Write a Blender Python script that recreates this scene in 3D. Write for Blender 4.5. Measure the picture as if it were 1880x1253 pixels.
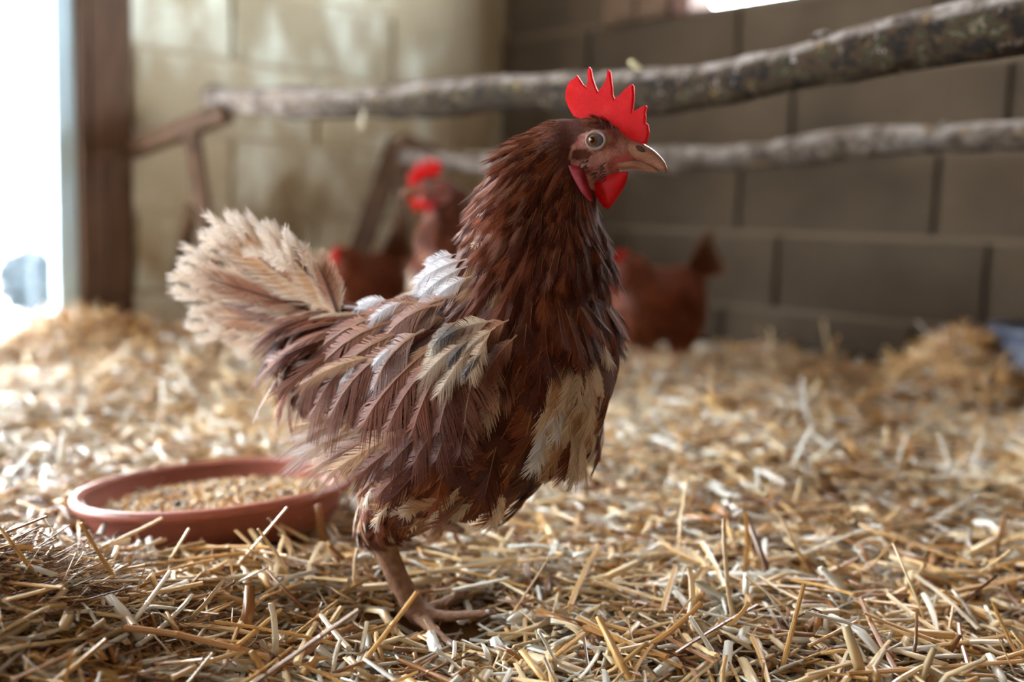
import bpy, bmesh, math, random
import numpy as np
from mathutils import Vector, Matrix, Euler, noise as mnoise

random.seed(11)
rng = np.random.default_rng(11)
for o in list(bpy.data.objects):
    bpy.data.objects.remove(o)
SC = bpy.context.scene
COL = SC.collection

# ------------------------------------------------------------------ camera
PW, PH = 1880.0, 1253.0
LENS = 35.0
FPX = LENS / 36.0 * PW
CAM = Vector((0.0, 0.0, 0.305))
PITCH, ROLL = math.radians(6.7), math.radians(2.0)
ROT = Matrix.Rotation(math.pi / 2 - PITCH, 3, 'X') @ Matrix.Rotation(ROLL, 3, 'Z')
camd = bpy.data.cameras.new('camera')
camd.lens = LENS
camd.sensor_width = 36.0
camd.clip_start = 0.02
camd.dof.use_dof = True
camd.dof.focus_distance = 0.70
camd.dof.aperture_fstop = 2.6
cam = bpy.data.objects.new('camera', camd)
cam.matrix_world = Matrix.Translation(CAM) @ ROT.to_4x4()
COL.objects.link(cam)
SC.camera = cam

# ------------------------------------------------------------------ light
world = bpy.data.worlds.new('overcast_sky')
SC.world = world
world.use_nodes = True
wn = world.node_tree.nodes
wn['Background'].inputs['Color'].default_value = (0.86, 0.94, 1.0, 1)
wn['Background'].inputs['Strength'].default_value = 11.0
SC.view_settings.view_transform = 'Standard'
SC.view_settings.look = 'None'
SC.view_settings.gamma = 1.0
SC.view_settings.use_curve_mapping = False
SC.view_settings.exposure = 1.5


# ------------------------------------------------------------------ helpers
def ray(px, py):
    return ROT @ Vector(((px - PW / 2) / FPX, -(py - PH / 2) / FPX, -1.0))


def at(px, py, Y):
    d = ray(px, py)
    return CAM + d * (Y / d.y)


ROTI = np.array(ROT.transposed())


def proj(P):
    q = (np.asarray(P) - np.array(CAM)) @ ROTI.T
    return np.stack([PW / 2 + FPX * q[:, 0] / -q[:, 2], PH / 2 - FPX * q[:, 1] / -q[:, 2]], 1)


def lin(r, g, b):
    f = lambda c: (c / 255.0 / 12.92) if c / 255.0 <= 0.04045 else ((c / 255.0 + 0.055) / 1.055) ** 2.4
    return (f(r), f(g), f(b))


def tag(o, label=None, cat=None, group=None, kind=None):
    if label: o['label'] = label
    if cat: o['category'] = cat
    if group: o['group'] = group
    if kind: o['kind'] = kind
    return o


def link(name, me, mat=None, parent=None):
    o = bpy.data.objects.new(name, me)
    COL.objects.link(o)
    if mat is not None and me is not None and len(me.materials) == 0:
        me.materials.append(mat)
    if parent is not None:
        o.parent = parent
    return o


def empty(name, loc=(0, 0, 0), rz=0.0):
    o = bpy.data.objects.new(name, None)
    o.empty_display_size = 0.05
    COL.objects.link(o)
    o.location = loc
    o.rotation_euler = (0, 0, rz)
    return o


def np_mesh(name, V, Q, C=None, smooth=True):
    """mesh from numpy verts (n,3), quads (m,4), point colours (n,3)"""
    me = bpy.data.meshes.new(name)
    n, m = len(V), len(Q)
    k = Q.shape[1]
    me.vertices.add(n)
    me.vertices.foreach_set('co', np.ascontiguousarray(V, dtype=np.float32).ravel())
    me.loops.add(m * k)
    me.loops.foreach_set('vertex_index', np.ascontiguousarray(Q, dtype=np.int32).ravel())
    me.polygons.add(m)
    me.polygons.foreach_set('loop_start', np.arange(0, m * k, k, dtype=np.int32))
    me.polygons.foreach_set('loop_total', np.full(m, k, dtype=np.int32))
    if smooth:
        me.polygons.foreach_set('use_smooth', np.ones(m, dtype=bool))
    if C is not None:
        a = me.attributes.new('Col', 'FLOAT_COLOR', 'POINT')
        cc = np.ones((n, 4), dtype=np.float32)
        cc[:, :3] = C
        a.data.foreach_set('color', cc.ravel())
    me.update(calc_edges=True)
    return me


def bm_mesh(name, bm, smooth=False):
    me = bpy.data.meshes.new(name)
    if smooth:
        for f in bm.faces: f.smooth = True
    bm.to_mesh(me)
    bm.free()
    return me


def box_bm(x0, x1, y0, y1, z0, z1, bevel=0.0, seg=1):
    bm = bmesh.new()
    bmesh.ops.create_cube(bm, size=1.0)
    for v in bm.verts:
        v.co = Vector((x0 + (v.co.x + .5) * (x1 - x0), y0 + (v.co.y + .5) * (y1 - y0), z0 + (v.co.z + .5) * (z1 - z0)))
    if bevel > 0:
        bmesh.ops.bevel(bm, geom=bm.edges[:], offset=bevel, segments=seg, affect='EDGES')
    return bm


def loft(rings, close_ends=True):
    """rings: list of (k,3) arrays with equal k -> V, quads-as-bmesh"""
    bm = bmesh.new()
    rv = [[bm.verts.new(tuple(p)) for p in r] for r in rings]
    k = len(rv[0])
    for a, b in zip(rv[:-1], rv[1:]):
        for i in range(k):
            bm.faces.new((a[i], a[(i + 1) % k], b[(i + 1) % k], b[i]))
    if close_ends:
        bm.faces.new(rv[0][::-1])
        bm.faces.new(rv[-1])
    bmesh.ops.recalc_face_normals(bm, faces=bm.faces[:])
    return bm


def tube_bm(pts, radii, k=10, wob=0.0, seed=0, squash=1.0):
    r_ = random.Random(seed)
    pts = [Vector(p) for p in pts]
    rings = []
    for i, p in enumerate(pts):
        t = (pts[min(i + 1, len(pts) - 1)] - pts[max(i - 1, 0)]).normalized()
        ref = Vector((0, 0, 1)) if abs(t.z) < .9 else Vector((1, 0, 0))
        s = t.cross(ref).normalized()
        u = s.cross(t)
        ring = []
        for j in range(k):
            a = 2 * math.pi * j / k
            rr = radii[i] * (1 + wob * (r_.random() - .5) * 2)
            ring.append(p + s * math.cos(a) * rr + u * math.sin(a) * rr * squash)
        rings.append(ring)
    return loft(rings)


def resample(pts, n):
    P = np.array([tuple(p) for p in pts], float)
    d = np.r_[0, np.cumsum(np.linalg.norm(np.diff(P, axis=0), axis=1))]
    # Catmull-Rom through the control points
    out = []
    for s in np.linspace(0, d[-1], n):
        i = min(max(np.searchsorted(d, s) - 1, 0), len(P) - 2)
        u = (s - d[i]) / max(d[i + 1] - d[i], 1e-9)
        p0, p1, p2, p3 = P[max(i - 1, 0)], P[i], P[i + 1], P[min(i + 2, len(P) - 1)]
        out.append(.5 * ((2 * p1) + (-p0 + p2) * u + (2 * p0 - 5 * p1 + 4 * p2 - p3) * u * u + (-p0 + 3 * p1 - 3 * p2 + p3) * u ** 3))
    return np.array(out)


# ------------------------------------------------------------------ materials
class NT:
    def __init__(self, name):
        self.m = bpy.data.materials.new(name)
        self.m.use_nodes = True
        self.t = self.m.node_tree
        self.b = self.t.nodes['Principled BSDF']

    def n(self, typ, **kw):
        x = self.t.nodes.new(typ)
        for k, v in kw.items():
            if k.startswith('i_'):
                x.inputs[k[2:].replace('_', ' ')].default_value = v
            else:
                setattr(x, k, v)
        return x

    def l(self, a, b):
        self.t.links.new(a, b)

    def noise(self, scale, detail=4, rough=.55, coord='Object', stretch=None):
        tc = self.n('ShaderNodeTexCoord')
        nz = self.n('ShaderNodeTexNoise')
        nz.inputs['Scale'].default_value = scale
        nz.inputs['Detail'].default_value = detail
        nz.inputs['Roughness'].default_value = rough
        if stretch:
            mp = self.n('ShaderNodeMapping')
            mp.inputs['Scale'].default_value = stretch
            self.l(tc.outputs[coord], mp.inputs['Vector'])
            self.l(mp.outputs[0], nz.inputs['Vector'])
        else:
            self.l(tc.outputs[coord], nz.inputs['Vector'])
        return nz.outputs['Fac']

    def ramp(self, fac, stops):
        r = self.n('ShaderNodeValToRGB')
        e = r.color_ramp.elements
        while len(e) < len(stops): e.new(.5)
        for el, (p, c) in zip(e, stops):
            el.position = p
            el.color = (*c, 1)
        self.l(fac, r.inputs[0])
        return r.outputs[0]

    def mix(self, fac, a, b, mode='MIX'):
        x = self.n('ShaderNodeMix', data_type='RGBA', blend_type=mode)
        for sock, v in ((x.inputs[0], fac), (x.inputs[6], a), (x.inputs[7], b)):
            if isinstance(v, (int, float)): sock.default_value = v
            elif isinstance(v, tuple): sock.default_value = (*v, 1) if len(v) == 3 else v
            else: self.l(v, sock)
        return x.outputs[2]

    def bump(self, h, strength=.3, dist=.01):
        bp = self.n('ShaderNodeBump')
        bp.inputs['Strength'].default_value = strength
        bp.inputs['Distance'].default_value = dist
        self.l(h, bp.inputs['Height'])
        self.l(bp.outputs[0], self.b.inputs['Normal'])

    def base(self, c):
        if isinstance(c, tuple): self.b.inputs['Base Color'].default_value = (*c, 1)
        else: self.l(c, self.b.inputs['Base Color'])

    def set(self, rough=None, metal=None, spec=None, sss=None, sssr=None, sheen=None):
        b = self.b.inputs
        if rough is not None: b['Roughness'].default_value = rough
        if metal is not None: b['Metallic'].default_value = metal
        if spec is not None: b['Specular IOR Level'].default_value = spec
        if sss is not None: b['Subsurface Weight'].default_value = sss
        if sssr is not None: b['Subsurface Radius'].default_value = sssr; b['Subsurface Scale'].default_value = 1.0
        if sheen is not None: b['Sheen Weight'].default_value = sheen
        return self

    def translucent(self, color, fac):
        tr = self.n('ShaderNodeBsdfTranslucent')
        if isinstance(color, tuple): tr.inputs['Color'].default_value = (*color, 1)
        else: self.l(color, tr.inputs['Color'])
        mx = self.n('ShaderNodeMixShader')
        mx.inputs[0].default_value = fac
        self.l(self.b.outputs[0], mx.inputs[1])
        self.l(tr.outputs[0], mx.inputs[2])
        self.l(mx.outputs[0], self.t.nodes['Material Output'].inputs['Surface'])
        return self

    def attr(self, name='Col'):
        a = self.n('ShaderNodeAttribute')
        a.attribute_name = name
        return a.outputs['Color']


M = {}


def mat_simple(name, rgb, rough=.6, var=.12, scale=30, **kw):
    t = NT(name)
    c = t.ramp(t.noise(scale), [(.3, tuple(v * (1 - var) for v in rgb)), (.7, tuple(min(1, v * (1 + var)) for v in rgb))])
    t.base(c)
    t.set(rough=rough, **kw)
    M[name] = t.m
    return t


# concrete blocks, right wall: grey-brown
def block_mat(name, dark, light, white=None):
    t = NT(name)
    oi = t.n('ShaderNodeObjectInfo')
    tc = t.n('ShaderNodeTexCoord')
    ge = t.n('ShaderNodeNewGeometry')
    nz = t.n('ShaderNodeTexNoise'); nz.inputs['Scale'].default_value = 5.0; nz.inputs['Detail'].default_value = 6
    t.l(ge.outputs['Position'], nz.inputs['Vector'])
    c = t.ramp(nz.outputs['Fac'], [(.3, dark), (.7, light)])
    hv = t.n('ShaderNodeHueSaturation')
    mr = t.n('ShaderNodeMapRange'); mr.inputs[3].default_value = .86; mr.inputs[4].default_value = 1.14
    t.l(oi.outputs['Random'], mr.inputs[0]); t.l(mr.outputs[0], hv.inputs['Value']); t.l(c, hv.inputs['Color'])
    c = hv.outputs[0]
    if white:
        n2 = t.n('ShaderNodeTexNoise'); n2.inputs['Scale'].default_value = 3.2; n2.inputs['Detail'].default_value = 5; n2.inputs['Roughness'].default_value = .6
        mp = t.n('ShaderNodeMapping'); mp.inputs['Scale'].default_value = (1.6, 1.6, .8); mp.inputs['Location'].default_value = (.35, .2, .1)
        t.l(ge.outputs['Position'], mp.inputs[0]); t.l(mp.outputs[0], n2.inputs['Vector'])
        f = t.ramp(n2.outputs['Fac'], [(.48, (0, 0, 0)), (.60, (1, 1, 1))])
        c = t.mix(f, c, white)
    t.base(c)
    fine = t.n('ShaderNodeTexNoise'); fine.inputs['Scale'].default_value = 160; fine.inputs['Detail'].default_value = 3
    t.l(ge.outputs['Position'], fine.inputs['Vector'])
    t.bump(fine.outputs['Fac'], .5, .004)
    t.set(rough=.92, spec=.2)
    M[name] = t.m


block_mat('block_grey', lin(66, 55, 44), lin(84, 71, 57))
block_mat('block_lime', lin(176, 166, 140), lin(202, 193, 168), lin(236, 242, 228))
mat_simple('mortar', lin(94, 80, 64), .95, .08, 12)
mat_simple('mortar_lime', lin(192, 182, 158), .95, .08, 12)
mat_simple('joint_dark', lin(50, 42, 36), .95, .08, 12)

t = NT('old_wood')
c = t.ramp(t.noise(9, 6, .6, stretch=(14, 14, 1)), [(.3, lin(74, 56, 46)), (.7, lin(118, 94, 78))])
t.base(c); t.set(rough=.75, spec=.3); t.bump(t.noise(40, 4, .6, stretch=(8, 8, .6)), .4, .004); M['old_wood'] = t.m
t = NT('shelf_wood')
c = t.ramp(t.noise(9, 6, .6, stretch=(3, 3, 3)), [(.3, lin(70, 55, 45)), (.7, lin(118, 92, 72))])
t.base(c); t.set(rough=.8, spec=.25); t.bump(t.noise(60, 4, .6), .4, .003); M['rail_wood'] = t.m
mat_simple('jamb_wood', lin(98, 58, 42), .6, .2, 14)
mat_simple('sky_tinted_steel', lin(190, 222, 242), .45, .05, 8)  # pale blue base colour carries the sky reflected in the steel

# bark with moss
def bark(name, moss):
  t = NT(name)
  nzc = t.noise(30, 8, .78)
  c = t.ramp(nzc, [(.38, lin(50, 40, 34)), (.5, lin(112, 100, 92)), (.60, lin(158, 150, 146))])
  ge = t.n('ShaderNodeNewGeometry')
  sx = t.n('ShaderNodeSeparateXYZ'); t.l(ge.outputs['Normal'], sx.inputs[0])
  tcn = t.n('ShaderNodeTexCoord'); sp = t.n('ShaderNodeSeparateXYZ'); t.l(tcn.outputs['Object'], sp.inputs[0])
  along = t.n('ShaderNodeMapRange'); along.inputs[1].default_value = -.5; along.inputs[2].default_value = .05
  t.l(sp.outputs['X'], along.inputs[0])
  lo = t.n('ShaderNodeMapRange'); lo.inputs[1].default_value = .62; lo.inputs[2].default_value = -.15
  t.l(sx.outputs['Z'], lo.inputs[0])
  mn = t.noise(58, 5, .65)
  ml = t.ramp(mn, [(.33, (0, 0, 0)), (.46, (1, 1, 1))])
  m1 = t.n('ShaderNodeMath', operation='MULTIPLY'); t.l(lo.outputs[0], m1.inputs[0]); t.l(along.outputs[0], m1.inputs[1])
  m2 = t.n('ShaderNodeMath', operation='MULTIPLY'); t.l(m1.outputs[0], m2.inputs[0]); t.l(ml, m2.inputs[1])
  m3 = t.n('ShaderNodeMath', operation='MULTIPLY'); t.l(m2.outputs[0], m3.inputs[0]); m3.inputs[1].default_value = 2.4 * moss; m3.use_clamp = True
  mossc = t.ramp(t.noise(44, 5, .7), [(.44, lin(20, 15, 11)), (.51, lin(56, 38, 22)), (.57, lin(26, 34, 16)), (.65, lin(92, 78, 64)), (.74, lin(50, 68, 32))])
  c = t.mix(m3.outputs[0], c, mossc)
  yl = t.ramp(t.noise(40, 5, .7), [(.60, (0, 0, 0)), (.68, (1, 1, 1))])
  c = t.mix(yl, c, lin(128, 104, 58))
  t.base(c); t.set(rough=.9, spec=.2); t.bump(t.noise(70, 6, .7), .8, .006); M[name] = t.m


bark('bark_mossy', 1.0)
bark('bark_grey', .3)

# straw: point colours
t = NT('straw')
cc = t.attr(); t.base(cc); t.set(rough=.33, spec=.65); t.translucent(cc, .12); M['straw'] = t.m
t = NT('straw_single')
oi = t.n('ShaderNodeObjectInfo')
cc = t.mix(t.noise(60, 3, .5, stretch=(.3, 4, 4)), oi.outputs['Color'], (.95, .85, .7), 'MULTIPLY')
t.base(cc); t.set(rough=.32, spec=.6); M['straw_single'] = t.m
t = NT('litter')
c = t.ramp(t.noise(28, 8, .7), [(.3, lin(112, 74, 40)), (.55, lin(168, 122, 70)), (.75, lin(206, 168, 108))])
t.base(c); t.set(rough=.9, spec=.2); t.bump(t.noise(60, 6, .7), 1.0, .02); M['litter'] = t.m

t = NT('feather')
cc = t.attr(); t.base(cc); t.set(rough=.58, spec=.2); t.translucent(cc, .22); M['feather'] = t.m
t = NT('hen_body')
cc = t.attr()
sk = t.mix(t.noise(420, 3, .6), cc, t.mix(.35, cc, lin(110, 60, 52)), 'MIX')
t.base(sk); t.set(rough=.6, spec=.3); t.bump(t.noise(420, 4, .65), .8, .002); M['hen_body'] = t.m
t = NT('comb_red')
c = t.ramp(t.noise(70, 5, .65), [(.3, lin(158, 12, 26)), (.55, lin(204, 34, 44)), (.75, lin(226, 84, 84))])
t.base(c); t.set(rough=.5, spec=.35); t.bump(t.noise(900, 2, .5), .35, .001); t.translucent(lin(238, 42, 44), .46); M['comb_red'] = t.m
t = NT('lobe_red')
c = t.ramp(t.noise(200, 4, .6), [(.3, lin(124, 28, 40)), (.7, lin(156, 50, 60))])
t.base(c); t.set(rough=.55, spec=.3); t.bump(t.noise(900, 2, .5), .4, .001); t.translucent(lin(220, 40, 50), .25); M['lobe_red'] = t.m
t = NT('beak_horn')
c = t.ramp(t.noise(120, 4, .6, stretch=(.5, 2, 2)), [(.3, lin(140, 88, 72)), (.7, lin(186, 142, 120))])
t.base(c); t.set(rough=.35, spec=.5); M['beak_horn'] = t.m
mat_simple('nostril_dark', lin(70, 44, 40), .6, .1, 200)
mat_simple('eye_ring', lin(146, 122, 110), .5, .08, 300)
mat_simple('eye_white', lin(96, 98, 112), .12, .05, 300)
t = NT('iris_amber')
c = t.ramp(t.noise(900, 2, .5), [(.35, lin(96, 60, 30)), (.65, lin(140, 94, 50))]); t.base(c); t.set(rough=.12); M['iris_amber'] = t.m
mat_simple('pupil_black', (.004, .004, .005), .05, .05, 10)
mat_simple('claw_horn', lin(120, 96, 78), .4, .1, 200)

t = NT('terracotta_plastic')
c = t.ramp(t.noise(18, 5, .6), [(.3, lin(150, 82, 66)), (.7, lin(178, 104, 86))]); t.base(c); t.set(rough=.38, spec=.5); M['terracotta'] = t.m
t = NT('grain'); cc = t.attr(); t.base(cc); t.set(rough=.5, spec=.4); M['grain'] = t.m
mat_simple('blue_plastic', lin(78, 82, 98), .5, .08, 10)
mat_simple('gravel', lin(214, 208, 196), .95, .1, 6)
mat_simple('wire', lin(64, 74, 84), .5, .05, 10, metal=.5)
mat_simple('hedge_leaf', lin(44, 56, 64), .7, .3, 10)
mat_simple('ceiling_board', lin(96, 80, 66), .9, .15, 3)
mat_simple('render_plain', lin(92, 82, 70), .95, .1, 3)

# ------------------------------------------------------------------ ground
S2 = math.sqrt(.5)
CORNER = Vector((-.061, 3.186, 0))
DR = Vector((S2, -S2, 0))    # along the right wall, away from the corner
DL = Vector((-S2, -S2, 0))   # along the left wall
NR = Vector((-S2, -S2, 0))   # into the room from the right wall
NL = Vector((S2, -S2, 0))


def ground(x, y):
    x = np.asarray(x, float); y = np.asarray(y, float)
    g = .010 * np.sin(5.1 * x + 1.3) * np.cos(4.3 * y + .4) + .007 * np.sin(11 * x - 3 * y + 2.) + .004 * np.sin(17 * y + 9 * x)
    g = g * np.clip((np.hypot(x + .07, y - .77) - .05) / .25, 0, 1)
    bump = lambda cx, cy, sx, sy, h: h * np.exp(-((x - cx) / sx) ** 2 - ((y - cy) / sy) ** 2)
    g = g + bump(-.40, .66, .16, .10, .048)
    g = g + bump(-.24, .80, .14, .05, .012)
    g = g + bump(.86, 1.88, .09, .09, .085)
    g = g + bump(-.93, 2.16, .16, .18, .055)
    g = g - bump(-.30, .98, .16, .14, .012)
    g = g + bump(.45, 1.9, .3, .3, .02)
    g = g - bump(-.045, .735, .085, .06, .020)
    return g


def on_ground(px, py, h=0.0):
    d = ray(px, py)
    s = .8
    for _ in range(40):
        p = CAM + d * s
        gz = float(ground(p.x, p.y)) + h
        s += (gz - p.z) / d.z * .7
    return CAM + d * s


gx = np.linspace(-3.6, 4.0, 153)
gy = np.linspace(-1.6, 3.5, 103)
X, Y = np.meshgrid(gx, gy)
inside = lambda x, y: ((x - CORNER.x) * NR.x + (y - CORNER.y) * NR.y > -.15) & ((x - CORNER.x) * NL.x + (y - CORNER.y) * NL.y > -.05)
V = np.stack([X.ravel(), Y.ravel(), ground(X, Y).ravel() - .012], 1)
idx = np.arange(len(V)).reshape(X.shape)
Q = np.stack([idx[:-1, :-1], idx[:-1, 1:], idx[1:, 1:], idx[1:, :-1]], -1).reshape(-1, 4)
cen = V[Q].mean(1)
Q = Q[inside(cen[:, 0], cen[:, 1])]
used = np.unique(Q); remap = -np.ones(len(V), int); remap[used] = np.arange(len(used))
floor = link('floor', np_mesh('floor', V[used], remap[Q]), M['litter'])
tag(floor, 'littered coop floor under the loose straw', kind='structure')


# ------------------------------------------------------------------ walls
def wall(name, origin, d, nrm, segs, rows, offs, bmat, mmat, holes=(), L=.5, H=.189, z0=.304 - .378):
    """blocks in courses along d; every block is a part"""
    ang = math.atan2(d.y, d.x)
    root = empty(name, origin, ang)
    side = 1.0 if (Matrix.Rotation(ang, 3, 'Z') @ Vector((0, 1, 0))).dot(nrm) > 0 else -1.0
    cache = {}
    lo, hi = segs

    def blk(l):
        key = round(l, 3)
        if key not in cache:
            bm = box_bm(0, l, -.05, .05, 0, H - .012, .003, 1)
            me = bm_mesh('block', bm)
            me.materials.append(M[bmat])
            cache[key] = me
        return cache[key]
    for r in range(rows):
        z = z0 + r * H
        x = lo - L + (offs[r % len(offs)] % L)
        spans = []
        while x < hi:
            a, b = max(x + .005, lo), min(x + L - .005, hi)
            x += L
            if b - a < .03: continue
            parts = [(a, b)]
            for (h0, h1, hz0, hz1) in holes:
                if z + H * .5 > hz0 and z + H * .5 < hz1:
                    np_ = []
                    for (p, q) in parts:
                        if q <= h0 or p >= h1: np_.append((p, q)); continue
                        if p < h0 - .02: np_.append((p, h0))
                        if q > h1 + .02: np_.append((h1, q))
                    parts = np_
            spans += parts
        for (a, b) in spans:
            o = link('block', blk(b - a), None, root)
            o.location = (a, -side * .05 + random.uniform(-.0015, .0015), z + .006)
        # bed joint under this course
        beds = [(lo, hi)]
        for (h0, h1, hz0, hz1) in holes:
            if z > hz0 + .01 and z < hz1 - .01: beds = [(lo, h0), (h1, hi)]
        for (a, b) in beds:
            o = link('mortar_bed', bm_mesh('mortar_bed', box_bm(a, b, -.048, .048, -.006, .006)), M[mmat], root)
            o.location = (0, -side * .0505, z)
    # dark infill behind the open upright joints
    bm = bmesh.new()
    zt = z0 + rows * H
    rects = [(lo, hi, z0, zt)]
    if holes:
        h0, h1, hz0, hz1 = holes[0]
        rects = [(lo, h0, z0, zt), (h1, hi, z0, zt), (h0, h1, z0, hz0), (h0, h1, hz1, zt)]
    for (a, b, c_, d_) in rects:
        if b - a < .01 or d_ - c_ < .01: continue
        tb = box_bm(a, b, -side * .14 - .028, -side * .14 + .126 if False else -side * .14 + .028, c_, d_)
        tmp = bpy.data.meshes.new('t'); tb.to_mesh(tmp); tb.free(); bm.from_mesh(tmp); bpy.data.meshes.remove(tmp)
    # front of the infill sits 14 mm behind the block faces
    infill = link('joint_infill', bm_mesh('joint_infill', bm), M['joint_dark'] if bmat == 'block_grey' else M['mortar_lime'], root)
    infill.location.y = side * .098
    return root


DOOR_A = 1.32     # door edge, metres along the left wall from the corner
ROWS = 12
ZTOP = .304 - .378 + ROWS * .189
# window hole in the right wall
WIN = (.70, 2.75, .871, .871 + 5 * .189)
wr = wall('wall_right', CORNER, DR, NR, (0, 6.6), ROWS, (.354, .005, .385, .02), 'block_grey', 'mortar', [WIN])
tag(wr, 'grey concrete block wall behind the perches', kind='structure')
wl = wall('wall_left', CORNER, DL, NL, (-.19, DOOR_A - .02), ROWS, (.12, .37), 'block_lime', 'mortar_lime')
tag(wl, 'lime-smeared pale block wall beside the bright doorway', kind='structure')


def along_box(name, origin, d, u0, u1, v0, v1, z0, z1, mat, bevel=.003, parent=None):
    """box in wall coordinates: u along d, v into the room"""
    ang = math.atan2(d.y, d.x)
    nrm = NR if d is DR else NL
    side = 1.0 if (Matrix.Rotation(ang, 3, 'Z') @ Vector((0, 1, 0))).dot(nrm) > 0 else -1.0
    ya, yb = sorted((v0 * side, v1 * side))
    o = link(name, bm_mesh(name, box_bm(u0, u1, ya, yb, z0, z1, bevel)), M[mat] if mat else None, parent)
    if parent is None:
        o.location = origin
        o.rotation_euler = (0, 0, ang)
    return o


# window: timber frame in the opening
w1 = empty('window_1', CORNER, math.atan2(DR.y, DR.x)); tag(w1, 'small window opening high in the block wall, blown out white', kind='structure')
sd = 1.0 if (Matrix.Rotation(w1.rotation_euler.z, 3, 'Z') @ Vector((0, 1, 0))).dot(NR) > 0 else -1.0
def wbox(nm, a, b, v0, v1, z0, z1, mat):
    ya, yb = sorted((v0 * sd, v1 * sd)); return link(nm, bm_mesh(nm, box_bm(a, b, ya, yb, z0, z1, .003)), M[mat], w1)
wbox('jamb', WIN[0] - .05, WIN[0] + .006, -.10, .012, WIN[2] - .004, WIN[3] + .04, 'jamb_wood')
wbox('jamb', WIN[1] - .004, WIN[1] + .065, -.10, .012, WIN[2] - .004, WIN[3] + .04, 'jamb_wood')
wbox('lintel', WIN[0], WIN[1], -.14, .012, WIN[3] - .03, WIN[3] + .04, 'jamb_wood')
wbox('shutter_board', WIN[0] - .155, WIN[0] - .052, .004, .026, WIN[2] - .005, WIN[3] + .03, 'rail_wood')
wbox('shutter_board', WIN[0] - .27, WIN[0] - .165, .004, .026, WIN[2] - .005, WIN[3] + .03, 'rail_wood')
wbox('shutter_batten', WIN[0] - .27, WIN[0] - .052, .026, .045, WIN[2] + .15, WIN[2] + .23, 'jamb_wood')

# door opening: timber post, steel jamb, header
door = empty('door_1', CORNER + DL * 1.28, math.atan2(DL.y, DL.x)); tag(door, 'open doorway with a dark timber post, daylight outside', kind='structure')
sdl = 1.0 if (Matrix.Rotation(door.rotation_euler.z, 3, 'Z') @ Vector((0, 1, 0))).dot(NL) > 0 else -1.0
def dbox(nm, a, b, v0, v1, z0, z1, mat, bev=.004):
    ya, yb = sorted((v0 * sdl, v1 * sdl)); return link(nm, bm_mesh(nm, box_bm(a, b, ya, yb, z0, z1, bev)), M[mat], door)
dbox('post', -.085, .02, -.045, .035, -.05, ZTOP, 'old_wood', .008)
dbox('post_board', .02, .042, -.03, .045, -.05, ZTOP, 'old_wood', .004)
dbox('steel_jamb', .043, .088, -.012, .03, -.05, ZTOP, 'sky_tinted_steel', .002)

# rest of the shell, out of view: closes the coop behind and over the camera
far_l = CORNER + DL * 4.6
w2 = along_box('wall_side', CORNER, DL, 3.75, 6.2, -.18, 0, -.08, ZTOP, 'render_plain'); tag(w2, 'plain rendered wall left of the viewer', kind='structure')
w3 = along_box('trim_1', CORNER, DL, 1.28, 3.8, -.16, -.02, 1.95, ZTOP, 'old_wood'); tag(w3, 'dark timber beam over the doorway', kind='structure')
back = empty('wall_back', (0, -1.5, 0)); tag(back, 'plain rendered wall behind the viewer', kind='structure')
link('rendered_panel', bm_mesh('p', box_bm(-4.2, 4.8, -.05, .05, -.1, ZTOP)), M['render_plain'], back)
ce = link('ceiling', bm_mesh('ceiling', box_bm(-4.4, 4.6, -1.6, 3.7, ZTOP, ZTOP + .06)), M['ceiling_board'])
tag(ce, 'boarded coop ceiling', kind='structure')

# ------------------------------------------------------------------ outside the door
yard = link('yard_ground', bm_mesh('yard', box_bm(-16, -.2, -8, 16, -.34, -.26)), M['gravel'])
# keep the yard only outside the left wall line
me = yard.data
bm = bmesh.new(); bm.from_mesh(me)
bmesh.ops.bisect_plane(bm, geom=bm.verts[:] + bm.edges[:] + bm.faces[:], plane_co=CORNER - NL * .12, plane_no=NL, clear_outer=True)
bm.to_mesh(me); bm.free()
tag(yard, 'pale sunlit yard outside the doorway', kind='structure')
th = link('threshold', bm_mesh('threshold', box_bm(0, 2.4, -.12, .12, -.30, -.015, .005)), M['gravel'])
th.location = CORNER + DL * 1.33 - NL * .06; th.rotation_euler = (0, 0, math.atan2(DL.y, DL.x))
tag(th, 'pale concrete sill of the doorway', kind='structure')
fr = empty('wire_fence', at(60, 590, 4.9)); fr.location.z = -.26; fr.rotation_euler = (0, 0, math.radians(-8))
tag(fr, 'pale wire netting fence out in the yard beyond the doorway', 'fence')
for k in range(-6, 3):
    link('post', bm_mesh('post', box_bm(k * .28 - .008, k * .28 + .008, -.008, .008, 0, .62, .002)), M['wire'], fr)
for k in range(8):
    link('wire_strand', bm_mesh('wire_strand', box_bm(-1.7, .6, -.0025, .0025, .03 + k * .075, .035 + k * .075)), M['wire'], fr)


def leafy(name, loc, r, n, mat, seed):
    rg = np.random.default_rng(seed)
    u = rg.normal(size=(n, 3)); u /= np.linalg.norm(u, axis=1)[:, None]
    c = u * np.array(r) * rg.uniform(.55, 1, (n, 1)) + np.array([0, 0, r[2]])
    a = rg.normal(size=(n, 3)); a /= np.linalg.norm(a, axis=1)[:, None]
    b = np.cross(a, u); b /= np.linalg.norm(b, axis=1)[:, None] + 1e-9
    s = .035
    V = np.stack([c - a * s, c + b * s * .5, c + a * s, c - b * s * .5], 1).reshape(-1, 3)
    Q = np.arange(4 * n).reshape(-1, 4)
    o = link(name, np_mesh(name, V, Q, smooth=False), M[mat]); o.location = loc
    return o


hb = leafy('hedge_bush', at(58, 590, 5.2), (.17, .15, .18), 1600, 'hedge_leaf', 3)
hb.location.z = -.26; tag(hb, 'low hazy hedge bush behind the wire fence', 'bush')

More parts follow.
